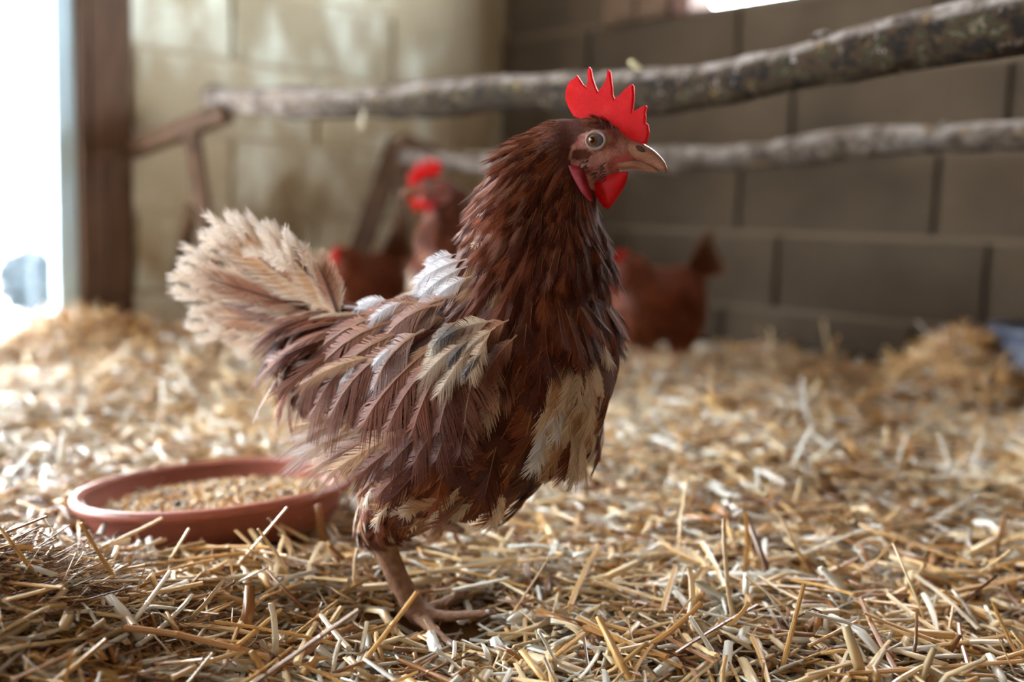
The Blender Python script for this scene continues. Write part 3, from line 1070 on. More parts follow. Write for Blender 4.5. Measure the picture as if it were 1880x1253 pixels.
# tail fan
TAILS = [(352, 548, 0.00), (345, 520, .010), (368, 580, -.012), (352, 500, -.008), (372, 470, .014), (385, 440, -.004), (400, 425, .018), (428, 428, -.012),
         (462, 436, .008), (490, 452, -.006), (520, 468, .014), (548, 474, -.010), (400, 604, .008), (440, 622, -.014), (480, 640, .004)]
TAILS.sort(key=lambda q: math.atan2(q[1] - 590, 628 - q[0]))
for i, (tx, ty, la) in enumerate(TAILS):
    la = -.024 + .0034 * i
    rootp = HP(628 + rr.uniform(-10, 16), 592 + (ty - 520) * .16, la * .6)
    tipp = HP(tx, ty, la * 1.6)
    c0 = [np.array(lin(140, 84, 54)), np.array(lin(196, 150, 108)), np.array(lin(112, 64, 42)), np.array(lin(168, 112, 74))][i % 4]
    o = big_feather('tail_feather', 'tail', rootp, tipp, .034 + rr.uniform(-.004, .006), (rr.uniform(-.12, .12), -1, rr.uniform(-.05, .3)),
                    c0, c0 * .5 + CREAM * .5, np.array(lin(240, 226, 204)), .8, np.array(lin(84, 48, 34)), bend=rr.uniform(-.1, .2), camber=.12, edge_pow=3.5)
    # frayed pale tip
    V_, Q_, C_ = feathers('fluff', np.array([np.array(rootp) * .12 + np.array(tipp) * .88]).repeat(5, 0) + rgh.normal(0, .006, (5, 3)), np.array([np.array(tipp) - np.array(rootp)]).repeat(5, 0) + rgh.normal(0, .02, (5, 3)),
                          np.array([[0, -1, .1]]).repeat(5, 0), rgh.uniform(.018, .038, 5), rgh.uniform(.008, .016, 5), np.full(5, .1), np.zeros(5), np.full(5, .1), np.tile(CREAM, (5, 1)), np.tile(TAN, (5, 1)), np.tile(WHITE, (5, 1)), np.full(5, .5), np.tile(CREAM, (5, 1)), rgh)
    link('frayed_tip', np_mesh('frayed_tip', V_, Q_, C_), M['feather'], o)['kind'] = 'stuff'
# wings
WINGS = [
    # root, tip, width px, colour, edge colour, edge, bend, droop, lat
    ((800, 735), (528, 786), 54, TAN, CREAM, .7, .15, .3, .070),
    ((800, 745), (520, 815), 54, TAN * .85, WHITE, .7, .15, .2, .071),
    ((805, 755), (526, 846), 56, TAN * .8, WHITE, .8, .15, .2, .073),
    ((805, 765), (566, 872), 58, MAUVE * 1.3, CREAM, .8, .12, .1, .076),
    ((810, 770), (600, 882), 64, TAN * .9, CREAM, .7, .12, .1, .079),
    ((815, 770), (642, 884), 66, BROWN, RUST, .4, .12, .2, .081),
    ((820, 760), (700, 868), 74, DBROWN * 1.2, BROWN, .5, .15, .3, .083),
    ((835, 750), (748, 866), 82, DBROWN * 1.2, BROWN, .5, .2, .3, .085),
    ((850, 745), (795, 858), 84, DBROWN, BROWN, .5, .2, .3, .086),
    ((870, 740), (842, 850), 80, DBROWN, BROWN, .5, .2, .3, .085),
    ((790, 640), (640, 800), 88, BROWN, MAUVE, .5, .35, .5, .090),
    ((815, 640), (690, 810), 92, BROWN * .9, MAUVE, .5, .35, .5, .092),
    ((835, 640), (745, 815), 92, BROWN * .9, BROWN, .5, .35, .4, .093),
    ((860, 650), (800, 812), 90, DBROWN * 1.2, BROWN, .5, .3, .4, .093),
    ((885, 655), (850, 800), 84, BROWN * .8, BROWN, .4, .3, .3, .091),
    ((910, 640), (880, 760), 74, BROWN, TAN, .3, .3, .3, .088),
    ((730, 575), (505, 700), 96, BROWN, MAUVE, .6, .5, .9, .066),
    ((720, 590), (525, 738), 100, BROWN, MAUVE, .6, .5, .9, .072),
    ((735, 610), (560, 762), 100, BROWN * .9, MAUVE, .6, .45, .8, .078),
    ((745, 630), (600, 775), 96, BROWN * .9, MAUVE, .5, .4, .7, .084),
    ((770, 610), (665, 720), 84, MAUVE, WHITE, .35, .4, .5, .090),
    ((800, 560), (660, 640), 70, MAUVE, MAUVE * 1.3, .5, .5, .5, .080),
    ((830, 545), (700, 610), 66, MAUVE, WHITE, .3, .5, .5, .076),
    ((800, 560), (590, 600), 60, MAUVE, MAUVE * 1.3, .5, .5, .6, .060),
    ((850, 600), (760, 680), 60, CREAM * .8, GREY, .3, .3, .2, .092),
    ((870, 610), (800, 690), 56, CREAM * .75, TAN, .3, .3, .2, .093),
    ((840, 590), (775, 640), 40, GREY, CREAM, .4, .3, .2, .095),
    ((880, 625), (830, 680), 36, GREY * .8, TAN, .4, .3, .2, .094),
    ((690, 655), (530, 712), 36, TAN * .8, MAUVE, .4, .3, .2, .083),
    ((850, 478), (742, 520), 52, WHITE, WHITE, .3, .3, .3, .052), ((852, 492), (752, 545), 48, WHITE * .9, MAUVE, .3, .3, .3, .064),
    ((835, 468), (770, 488), 44, WHITE, WHITE, .3, .2, .2, .034), ((860, 510), (775, 550), 40, WHITE * .85, CREAM, .4, .3, .2, .074),
    ((712, 552), (640, 556), 30, WHITE, WHITE, .3, .3, .2, .040), ((740, 555), (660, 585), 30, WHITE * .9, MAUVE, .4, .3, .2, .074), ((720, 640), (668, 668), 26, WHITE * .9, MAUVE, .4, .3, .2, .096),
    ((900, 590), (800, 612), 46, CREAM * .6, TAN, .4, .2, .2, .090), ((905, 605), (830, 655), 44, CREAM * .75, TAN, .4, .2, .2, .096),
    ((895, 620), (850, 700), 46, CREAM * .8, TAN, .4, .2, .2, .098), ((870, 640), (790, 735), 50, CREAM * .8, BROWN, .5, .2, .2, .098),
    ((850, 630), (755, 700), 46, CREAM * .7, MAUVE, .5, .2, .2, .098), ((855, 600), (795, 618), 26, GREY * .5, GREY, .4, .2, .2, .100),
    ((865, 622), (808, 665), 22, GREY * .4, GREY, .4, .2, .2, .102), ((885, 650), (835, 690), 20, GREY * .4, GREY, .4, .2, .2, .102),
    ((930, 590), (860, 625), 46, RUST, TAN, .4, .2, .2, .090), ((945, 620), (880, 690), 50, BROWN, RUST, .4, .2, .2, .090),
]
for sgn in (-1, 1):
    for wi, (ra, tb, wp, cb, ce_, ed, be, dr, la) in enumerate(WINGS):
        a = HP(*ra, -la * .88); b = HP(*tb, -la * 1.0 if tb[0] > 620 else -la * .86)
        a = np.array(a); b = np.array(b)
        nv = np.array((-.12, -1, .28))
        if sgn > 0:
            a[1] *= -1; b[1] *= -1; nv[1] *= -1
        cb_ = np.array(cb) * rr.uniform(.9, 1.1)
        big_feather('wing_feather', 'flight', a, b, wp * KPX, nv, cb_, cb_ * .7 + TAN * .3, np.array(ce_), ed, cb_ * .4 + TAN * .5, bend=be, camber=.25, droop=dr * .6, lift=.10, sweep=-sgn * (.34 if 16 <= wi <= 23 else .14))

# ---- head parts
def zc(pts, s, ox, oy): return [(x / s + ox, y / s + oy) for x, y in pts]
COMB = zc([(290, 445), (255, 385), (232, 320), (233, 265), (250, 215), (275, 185), (300, 170), (315, 150), (335, 180), (360, 220), (383, 235), (390, 190), (390, 110), (403, 90), (416, 110),
           (425, 165), (445, 225), (465, 268), (490, 240), (515, 200), (530, 150), (530, 122), (541, 110), (554, 122), (562, 180), (570, 240), (572, 295), (585, 320), (620, 290), (660, 250),
           (695, 222), (710, 215), (721, 226), (725, 290), (720, 350), (714, 415), (740, 400), (775, 380), (808, 368), (817, 378), (806, 420), (809, 450), (805, 492), (825, 505), (832, 560),
           (825, 600), (812, 640), (770, 640), (720, 620), (640, 600), (560, 560), (480, 500), (400, 470), (330, 460)], 3.917, 980, 100)
pl = lambda pts, lat=0: [(HP(x, y, lat).x, HP(x, y, lat).z) for x, y in pts]
blade('comb', pl(COMB), .0046, 0, 'comb_red', hen, .0016)
WAT = zc([(440, 930), (480, 905), (560, 862), (640, 842), (688, 845), (672, 920), (640, 985), (595, 1050), (556, 1092), (520, 1075), (480, 1020), (452, 975)], 3.917, 980, 100)
dome('wattle', pl(WAT, -.010), .0080, -.012, 'comb_red', hen)
WAT2 = [(x - 9 + 2, y + 6) for x, y in WAT]
dome('wattle', pl(WAT2, .010), .0080, .012, 'comb_red', hen)
LOBE = zc([(258, 800), (310, 800), (365, 825), (385, 880), (405, 950), (428, 1010), (432, 1062), (400, 1050), (360, 1005), (315, 930), (280, 860)], 3.917, 980, 100)
for sg in (-1, 1):
    o = dome('earlobe', pl(LOBE, -.021), .0090, sg * .0235, 'lobe_red', hen)


def ring_loft(name, ctrl, mat, parent, n=24, k=16):
    P = resample([(HP(c[0], c[1]).x, HP(c[0], c[1]).z, c[2] * KPX * .95) for c in ctrl], n)
    La = np.interp(np.linspace(0, 1, n), np.linspace(0, 1, len(ctrl)), [c[3] for c in ctrl])
    rings = []
    for i in range(n):
        t_ = P[min(i + 1, n - 1), :2] - P[max(i - 1, 0), :2]; t_ = t_ / np.linalg.norm(t_)
        u = np.array([-t_[1], t_[0]])
        ring = []
        for j in range(k):
            a = 2 * math.pi * j / k
            ca, sa = math.cos(a), math.sin(a)
            ring.append((P[i, 0] + u[0] * sa * P[i, 2], ca * La[i], P[i, 1] + u[1] * sa * P[i, 2]))
        rings.append(ring)
    return link(name, bm_mesh(name, loft(rings), True), M[mat], parent)


bk = ring_loft('upper_beak', [(1146, 276, 20, .0105), (1165, 278, 18, .0090), (1185, 284, 15, .0072), (1203, 295, 12, .0052), (1216, 306, 8, .0032), (1223, 317, 2.5, .0012)], 'beak_horn', hen)
for sg in (-1, 1):
    ellipsoid('nostril', HP(1181, 275) + Vector((0, sg * .0068, 0)), (.0042, .0016, .0018), 'nostril_dark', bk, 2, Matrix.Rotation(math.radians(25), 3, 'Y'))
ring_loft('lower_beak', [(1140, 300, 12, .0085), (1165, 302, 10, .0074), (1185, 306, 8, .0056), (1199, 311, 5.5, .0038), (1209, 315, 2, .0014)], 'beak_horn', hen)
for sg in (-1, 1):
    ey = empty('eye'); ey.parent = hen
    ce_ = HP(1110, 262)
    yl = .0165
    bme = ellipsoid('eyeball', ce_ + Vector((0, sg * yl, 0)), (.0066, .0052, .0056), 'eye_white', ey)
    iris_c = HP(1107, 262)
    ellipsoid('iris', iris_c + Vector((0, sg * (yl + .0036), 0)), (.0039, .0024, .0039), 'iris_amber', ey)
    ellipsoid('pupil', iris_c + Vector((-.0002, sg * (yl + .0050), 0)), (.0024, .0013, .0024), 'pupil_black', ey)
    # eyelid ring
    rings = []
    for i in range(28):
        a = 2 * math.pi * i / 28
        cc_ = Vector((math.cos(a) * .0070, sg * (yl + .0022), math.sin(a) * .0060))
        rad = Vector((math.cos(a), 0, math.sin(a)))
        rings.append([ce_ + cc_ + rad * .0014 * math.cos(b_) + Vector((0, .0014 * math.sin(b_), 0)) for b_ in np.linspace(0, 2 * math.pi, 8, endpoint=False)])
    rings.append(rings[0])
    bm = loft(rings, False); bmesh.ops.remove_doubles(bm, verts=bm.verts[:], dist=1e-6); bmesh.ops.recalc_face_normals(bm, faces=bm.faces[:])
    link('eyelid', bm_mesh('eyelid', bm, True), M['eye_ring'], ey)
brs = []
for i in range(46):
    if i < 18:
        x0, y0 = 1112 + rr.uniform(-6, 34), 222 + rr.uniform(-4, 20); dx, dy, Lb, la = rr.uniform(.2, .9), rr.uniform(.4, 1.), .008, .012
        y0 += (x0 - 1112) * .45
    else:
        x0, y0 = rr.uniform(1080, 1128), rr.uniform(296, 330); dx, dy, Lb, la = rr.uniform(-.9, -.3), rr.uniform(.2, .8), .0045, .0165
    for sg in (-1, 1):
        p0 = HP(x0, y0); p0.y = sg * la
        dv = Vector((dx, sg * .35, -dy)).normalized()
        brs.append((p0, p0 + dv * Lb))
bm = bmesh.new()
for p0, p1_ in brs:
    tb = tube_bm([p0, p0.lerp(p1_, .6), p1_], [.00035, .0003, .0001], 4)
    tmp = bpy.data.meshes.new('t'); tb.to_mesh(tmp); tb.free(); bm.from_mesh(tmp); bpy.data.meshes.remove(tmp)
link('face_bristles', bm_mesh('face_bristles', bm), M['nostril_dark'], hen)['kind'] = 'stuff'
# claws
for (a, b, la, lb) in (((850, 1090), (866, 1086), .012, .018), ((895, 1126), (912, 1128), -.036, -.036), ((826, 1182), (838, 1194), -.078, -.086), ((705, 1116), (694, 1118), -.010, -.006)):
    pa, pb = HP(*a, la), HP(*b, lb)
    link('claw', bm_mesh('claw', tube_bm([pa, pa.lerp(pb, .5) + Vector((0, 0, .001)), pb], [.0032, .0024, .0006], 8), True), M['claw_horn'], hen)
tag(hen, 'large brown hen with ragged plumage and pale frayed tail standing in front', 'hen', 'laying hens')


def copy_tree(o, parent=None):
    c = o.copy(); COL.objects.link(c); c.parent = parent
    for ch in list(o.children): copy_tree(ch, c)
    return c


# hen behind, facing the other way: same bird type, upright
hen_b = copy_tree(hen)
ang = math.pi + math.radians(33)
hd = HP(1095, 262)
q = at(786, 350, 1.78) - Matrix.Rotation(ang, 3, 'Z') @ Vector((hd.x, hd.y, 0))
hen_b.location = (q.x, q.y, float(ground(q.x, q.y)) * 0)
hen_b.rotation_euler = (0, 0, ang)
tag(hen_b, 'brown hen facing left behind the large hen, head and red comb showing', 'hen', 'laying hens')


# ------------------------------------------------------------------ far hens, low pose
def low_hen(name, loc, rz, label, head):
    """head: (fwd, lat, up) position of the head centre"""
    root = empty(name, loc, rz)
    bl = []
    def e(c, r, tilt=0):
        a = math.radians(tilt)
        ux = Vector((math.cos(a), 0, math.sin(a))); uz = Vector((-math.sin(a), 0, math.cos(a)))
        bl.append((Vector(c), Matrix((ux * r[0], Vector((0, r[1], 0)), uz * r[2])).transposed()))
    e((0, 0, .150), (.135, .082, .080), 6); e((.07, 0, .145), (.080, .072, .082)); e((-.10, 0, .175), (.07, .05, .05), 20)
    h = Vector(head); b0 = Vector((.09, 0, .175))
    for u in np.linspace(0, 1, 9):
        p = b0.lerp(h, u) + Vector((0, 0, .018 * math.sin(u * math.pi))); r = .055 * (1 - u) + .026 * u
        e(p, (r, r * .9, r))
    hd_ = (h - b0); hd_.z = 0; hd_.normalize()
    e(h + hd_ * .014, (.022, .019, .019))
    for sg in (-1, 1):
        for u in np.linspace(0, 1, 6):
            e((-.01, sg * .043, .11 - .05 * u), (.042 * (1 - u) + .016 * u,) * 3)
        for u in np.linspace(0, 1, 9):
            e((-.012 + .014 * u, sg * .043, .06 - .055 * u), (.0075,) * 3)
        for da in (-.5, 0, .5):
            for u in np.linspace(0, 1, 7):
                e((.002 + .045 * u * math.cos(da), sg * .043 + .045 * u * math.sin(da), .006), (.006,) * 3)
    me = remesh_blobs('body', bl, .004, 5)
    V, N, T = mesh_arrays(me)
    leg = V[:, 2] < .055
    dh = np.linalg.norm(V - np.array(h + hd_ * .016), axis=1) < .024
    c = np.tile(BROWN, (len(V), 1)); c[leg] = lin(188, 140, 108); c[dh] = lin(206, 130, 116)
    set_colors(me, c); link('body', me, M['hen_body'], root)
    rg = np.random.default_rng(int(abs(loc[0]) * 1000))
    P, Nn = scatter(V, N, T, lambda P, N: np.where((P[:, 2] > .06) & (np.linalg.norm(P - np.array(h + hd_ * .016), axis=1) > .024), .009, -1), 9000, rg)
    n = len(P)
    neck = np.clip(1 - np.linalg.norm(P - np.array(h), axis=1) / .12, 0, 1)[:, None]
    d = np.array([-1, 0, -.35]) * (1 - neck) + np.array(b0 - h)[None] / (b0 - h).length * neck + rg.normal(0, .15, (n, 3))
    cb = np.where(rg.random((n, 1)) < .7, RUST, BROWN) * rg.uniform(.8, 1.25, (n, 1))
    o = np.ones(n)
    Vf, Qf, Cf = feathers('far', P, d, Nn, .038 * o * (1 - .4 * neck[:, 0]), .017 * o, .5 * o, .12 * o, .3 * o, cb, cb, cb * 1.3, .3 * o, cb, rg)
    pm = link('plumage', np_mesh('plumage', Vf, Qf, Cf), M['feather'], root); pm['kind'] = 'stuff'
    for i in range(9):
        a = (-.13, .004 * (i - 4), .20); f = i / 8
        b = (-.19 - .05 * f + .0, .010 * (i - 4), .315 - .09 * f)
        big_feather('tail_feather', 'flight', a, b, .034, (0, -1, .1), RUST, RUST, TAN, .4, BROWN, parent=root)
    for sg in (-1, 1):
        for i in range(6):
            a = (.05 - .01 * i, sg * .084, .175 - .006 * i); b = (-.13 + .012 * i, sg * .076, .165 - .014 * i)
            big_feather('wing_feather', 'flight', a, b, .04, (0, sg, .25), RUST, BROWN, TAN, .3, BROWN, parent=root)
    # head parts
    hx = h + hd_ * .016
    sd_ = Vector((-hd_.y, hd_.x, 0))
    R3 = Matrix((hd_, sd_, Vector((0, 0, 1)))).transposed()
    cpts = [(-.030, .012), (-.036, .030), (-.026, .046), (-.018, .034), (-.010, .050), (-.003, .035), (.006, .046), (.010, .030), (.020, .034), (.020, .016), (.022, .008), (0, .010)]
    co = blade('comb', cpts, .005, 0, 'comb_red', root, .001); co.matrix_local = Matrix.Translation(hx) @ R3.to_4x4()
    for sg in (-1, 1):
        wa = blade('wattle', [(.004, -.012), (.022, -.012), (.024, -.028), (.016, -.040), (.006, -.032)], .004, sg * .009, 'comb_red', root, .001)
        wa.matrix_local = Matrix.Translation(hx) @ R3.to_4x4()
        ellipsoid('eye', hx + sd_ * sg * .018 + Vector((0, 0, .003)), (.005, .005, .005), 'pupil_black', root, 2)
    bkm = tube_bm([hx + hd_ * .012, hx + hd_ * .026 + Vector((0, 0, -.002)), hx + hd_ * .040 + Vector((0, 0, -.012))], [.011, .008, .001], 10)
    link('beak', bm_mesh('beak', bkm, True), M['beak_horn'], root)
    tag(root, label, 'hen', 'laying hens')
    return root


c1 = at(1208, 640, 2.08)
hen_c = low_hen('hen', (c1.x, c1.y, 0), math.radians(180 + 52), 'brown hen low in the straw at right, tail raised by the grey wall', (.135, -.02, .215))
hen_c.scale = (.92, .92, 1.0)
c2 = at(664, 600, 2.28)
low_hen('hen', (c2.x, c2.y, 0), math.radians(-105), 'brown hen far back near the wall corner, only its head and shoulders visible', (.125, .0, .195))

# ------------------------------------------------------------------ feed dish
DC = at(403, 912, .985)
dish = empty('feed_dish', DC - Vector((0, 0, .030)))
dish.rotation_euler = Euler((math.radians(-3.0), math.radians(-4.5), 0))
tag(dish, 'shallow terracotta-coloured round feed dish half sunk in straw', 'dish')
prof_out = [(0, 0), (.108, 0), (.118, .006), (.128, .034), (.137, .036), (.1385, .040), (.137, .044), (.131, .045), (.126, .042), (.118, .012), (.110, .007), (0, .006)]
def lathe(prof, k=72):
    bm = bmesh.new()
    rings = []
    for r, z in prof:
        rings.append([bm.verts.new((r * math.cos(2 * math.pi * j / k), r * math.sin(2 * math.pi * j / k), z)) for j in range(k)] if r > 0 else [bm.verts.new((0, 0, z))])
    for a, b in zip(rings[:-1], rings[1:]):
        for j in range(k):
            if len(a) == 1: bm.faces.new((a[0], b[(j + 1) % k], b[j]))
            elif len(b) == 1: bm.faces.new((a[j], a[(j + 1) % k], b[0]))
            else: bm.faces.new((a[j], a[(j + 1) % k], b[(j + 1) % k], b[j]))
    bmesh.ops.recalc_face_normals(bm, faces=bm.faces[:])
    return bm
link('bowl', bm_mesh('bowl', lathe(prof_out[:4] + prof_out[8:]), True), M['terracotta'], dish)
link('rim', bm_mesh('rim', lathe([(.1275, .033), (.137, .0355), (.1392, .040), (.137, .0448), (.131, .0455), (.1255, .041)]), True), M['terracotta'], dish)
ng = 5200
rad = .119 * np.sqrt(rng.random(ng)); th_ = rng.random(ng) * 2 * math.pi
gp = np.stack([rad * np.cos(th_), rad * np.sin(th_), .020 + .007 * (1 - (rad / .12) ** 2) + rng.uniform(-.006, .006, ng)], 1)
gs = rng.uniform(.002, .0042, (ng, 1)) * np.array([[1.5, 1, .9]]) * rng.uniform(.7, 1.2, (ng, 3))
pick = rng.random(ng)
gcol = np.where((pick < .35)[:, None], lin(214, 172, 108), np.where((pick < .55)[:, None], lin(196, 138, 66), np.where((pick < .85)[:, None], lin(222, 206, 176), lin(84, 58, 42))))
oct_ = np.array([[1, 0, 0], [-1, 0, 0], [0, 1, 0], [0, -1, 0], [0, 0, 1], [0, 0, -1]], float)
octf = np.array([[0, 2, 4], [2, 1, 4], [1, 3, 4], [3, 0, 4], [2, 0, 5], [1, 2, 5], [3, 1, 5], [0, 3, 5]])
za = rng.random(ng) * 6.28
ca, sa = np.cos(za), np.sin(za)
loc = oct_[None] * gs[:, None, :]
V = np.stack([loc[..., 0] * ca[:, None] - loc[..., 1] * sa[:, None], loc[..., 0] * sa[:, None] + loc[..., 1] * ca[:, None], loc[..., 2]], -1) + gp[:, None, :]
Q = (octf[None] + (np.arange(ng) * 6)[:, None, None]).reshape(-1, 3)
V = np.concatenate([V.reshape(-1, 3)]); C = np.repeat(gcol, 6, axis=0)
# bed of meal under the kernels
bedr = np.linspace(0, 2 * math.pi, 48, endpoint=False)
bv = np.concatenate([[[0, 0, .022]], np.stack([.120 * np.cos(bedr), .120 * np.sin(bedr), np.full(48, .016)], 1)])
bq = np.array([[0, 1 + j, 1 + (j + 1) % 48] for j in range(48)]) + len(V)
V = np.concatenate([V, bv]); Q = np.concatenate([Q, bq]); C = np.concatenate([C, np.tile(lin(190, 150, 100), (49, 1))])
gr = link('feed_grain', np_mesh('feed_grain', V, Q, C, smooth=False), M['grain'])
gr.location = dish.location; gr.rotation_euler = dish.rotation_euler
tag(gr, 'mixed cracked grain and meal filling the terracotta dish', 'grain', kind='stuff')

# ------------------------------------------------------------------ trough at the right edge
tb0 = at(1868, 660, 2.06)
tub = empty('plastic_tub', (1.03, 1.84, -.01), math.radians(20))
tag(tub, 'blue-grey plastic tub half hidden by straw at the right edge', 'tub')
link('bowl', bm_mesh('bowl', lathe([(0, 0), (.10, 0), (.125, .150), (.120, .150), (.097, .006), (0, .006)], 40), True), M['blue_plastic'], tub)
link('rim', bm_mesh('rim', lathe([(.120, .148), (.134, .146), (.137, .152), (.134, .160), (.119, .157)], 40), True), M['blue_plastic'], tub)

# ------------------------------------------------------------------ straw
GOLD = np.array(lin(220, 176, 110)); PALE = np.array(lin(238, 211, 164)); WHT = np.array(lin(246, 242, 230)); BRN = np.array(lin(168, 116, 66)); DRK = np.array(lin(120, 80, 46))


def stalks(pos, head, pitch, L, W, col, bend, flat=.45):
    n = len(pos)
    d = np.stack([np.cos(head) * np.cos(pitch), np.sin(head) * np.cos(pitch), np.sin(pitch)], 1)
    up = np.array([[0, 0, 1.]]).repeat(n, 0)
    s = unit(np.cross(d, up)); u = np.cross(s, d)
    roll = rng.uniform(-.9, .9, n)[:, None]
    s, u = s * np.cos(roll) + u * np.sin(roll), u * np.cos(roll) - s * np.sin(roll)
    bd = bend[:, None] * unit(rng.normal(size=(n, 3)))
    V = []
    for f, wf in ((-.5, .85), (0, 1), (.5, .75)):
        c = pos + d * (L * f)[:, None] + bd * (1 - 4 * f * f)
        w = (W * wf * .5)[:, None]
        for a, b in ((1, 0), (0, flat), (-1, 0), (0, -flat)):
            V.append(c + s * w * a + u * w * b)
    V = np.stack(V, 1)
    q = []
    for r in range(2):
        for j in range(4):
            q.append((r * 4 + j, r * 4 + (j + 1) % 4, (r + 1) * 4 + (j + 1) % 4, (r + 1) * 4 + j))
    q += [(3, 2, 1, 0), (8, 9, 10, 11)]
    Q = (np.array(q)[None] + (np.arange(n) * 12)[:, None, None]).reshape(-1, 4)
    return V.reshape(-1, 3), Q, np.repeat(col, 12, axis=0)


def straw_cols(n, wts, rg):
    pal = np.stack([GOLD, PALE, WHT, BRN, DRK])
    w = np.array(wts, float); w /= w.sum()
    return np.clip(pal[rg.choice(5, n, p=w)] * rg.uniform(.82, 1.15, (n, 1)), 0, 1)


def in_room(x, y, m=.03):
    return ((x - CORNER.x) * NR.x + (y - CORNER.y) * NR.y > m) & ((x - CORNER.x) * NL.x + (y - CORNER.y) * NL.y > m - .02)


FT = Vector(HM[:3, :3] @ np.array(HP(795, 1125, -.036)) + HM[:3, 3])


def straw_field(n, y0, y1, Lr, Wr, thick, wts, spread=.62, xs=.25, pit=.16):
    u = rng.random(n)
    y = 1 / (1 / y0 + (1 / y1 - 1 / y0) * u) if y1 / y0 > 1.3 else y0 + (y1 - y0) * u
    x = rng.uniform(-1, 1, n) * (spread * y + xs)
    ok = in_room(x, y)
    ok &= ~(np.hypot(x - DC.x, y - DC.y) < .142)
    ok &= ~((np.hypot((x - FT.x) / 1.5, y - FT.y) < .042) & (rng.random(n) < .85))
    x, y = x[ok], y[ok]; n = len(x)
    lay = rng.random(n) ** 1.3
    z = ground(x, y) - .010 + lay * thick
    h = rng.random(n) * 2 * math.pi
    p = rng.normal(0, pit, n)
    up = rng.random(n) < .035
    p = np.where(up, rng.uniform(.3, 1.1, n), p)
    L = rng.uniform(*Lr, n) * (.55 + .45 * rng.random(n)); W = rng.uniform(*Wr, n)
    z = z + np.where(up, np.sin(p) * L * .35, 0)
    # keep clear of the standing foot and of the wall faces
    return stalks(np.stack([x, y, z], 1), h, p, L, W, straw_cols(n, wts, rng), rng.normal(0, .004, n))


parts = [
    straw_field(13000, .48, 1.25, (.030, .100), (.0024, .0060), .020, (5, 6, 5, 2.6, .6)),
    straw_field(4800, .48, 1.3, (.025, .085), (.0055, .0095), .024, (4, 6, 6, 2, .3)),
    straw_field(9000, .48, 1.25, (.012, .05), (.0012, .0040), .024, (4, 5, 4, 3, .8)),
    straw_field(13000, 1.2, 2.1, (.04, .13), (.003, .0070), .026, (5, 6, 5, 1.6, .3)),
    straw_field(10000, 2.0, 3.2, (.05, .16), (.004, .009), .032, (5, 6, 4, 1.6, .3)),
]
# matted chaff on the hump in the left foreground
nf = 7000
x = rng.normal(-.42, .11, nf); y = rng.normal(.67, .075, nf)
ok = (y > .45); x, y = x[ok], y[ok]; nf = len(x)
z = ground(x, y) - .006 + rng.random(nf) * .016
parts.append(stalks(np.stack([x, y, z], 1), rng.normal(.5, .7, nf), rng.normal(0, .25, nf), rng.uniform(.02, .08, nf), rng.uniform(.0006, .0016, nf), straw_cols(nf, (3, 1.5, .5, 5, 4), rng), rng.normal(0, .006, nf)))
# loose heaps against the right wall and by the door post
for (cx, cy, sx, n_) in ((.86, 1.88, .055, 900), (-.93, 2.16, .10, 700)):
    x = rng.normal(cx, sx, n_); y = rng.normal(cy, sx, n_); ok = in_room(x, y, .04); x, y = x[ok], y[ok]; n_ = len(x)
    z = ground(x, y) + rng.random(n_) * .035
    parts.append(stalks(np.stack([x, y, z], 1), rng.random(n_) * 6.28, rng.normal(.1, .45, n_), rng.uniform(.04, .13, n_), rng.uniform(.003, .007, n_), straw_cols(n_, (6, 4, 1, 3, .6), rng), rng.normal(0, .006, n_)))
off = 0; Vs, Qs, Cs = [], [], []
for v_, q_, c_ in parts:
    Vs.append(v_); Qs.append(q_ + off); Cs.append(c_); off += len(v_)
sb = link('straw_bedding', np_mesh('straw_bedding', np.concatenate(Vs), np.concatenate(Qs), np.concatenate(Cs), smooth=False), M['straw'])
tag(sb, 'deep loose golden straw bedding covering the whole coop floor', 'straw', kind='stuff')

# single stalks: unit length along x, split tube with a joint
def stalk_mesh(seed):
    rg = random.Random(seed)
    node = rg.uniform(.3, .7)
    fs = [-.5, -.25, node - .5 - .02, node - .5, node - .5 + .02, .3, .5]
    fs = sorted(fs)
    bx, bz = rg.uniform(-.03, .03), rg.uniform(-.02, .02)
    rings = []
    for f in fs:
        w = .5 * (1 - .15 * (f + .5)) * (1.22 if abs(f - (node - .5)) < .011 else 1)
        b = 1 - 4 * f * f
        rings.append([(f, bx * b + w * math.cos(a) / 1.0 * STW, bz * b + w * math.sin(a) * .62 * STW) for a in np.linspace(0, 2 * math.pi, 7, endpoint=False)])
    return bm_mesh('straw_stalk', loft(rings), False)
STW = .045
SM = [stalk_mesh(i) for i in range(9)]
for m_ in SM: m_.materials.append(M['straw_single'])


def stalk_obj(a, b, w, col, label, grp=None, seed=0):
    a = Vector(a); b = Vector(b)
    o = bpy.data.objects.new('straw_stalk', SM[seed % len(SM)]); COL.objects.link(o)
    d = b - a; L = d.length
    o.location = (a + b) / 2
    o.rotation_mode = 'QUATERNION'
    o.rotation_quaternion = d.to_track_quat('X', 'Z')
    o.scale = (L, w / STW, w / STW)
    o.color = (*[float(v) for v in col], 1)
    tag(o, label, 'straw', grp)
    return o


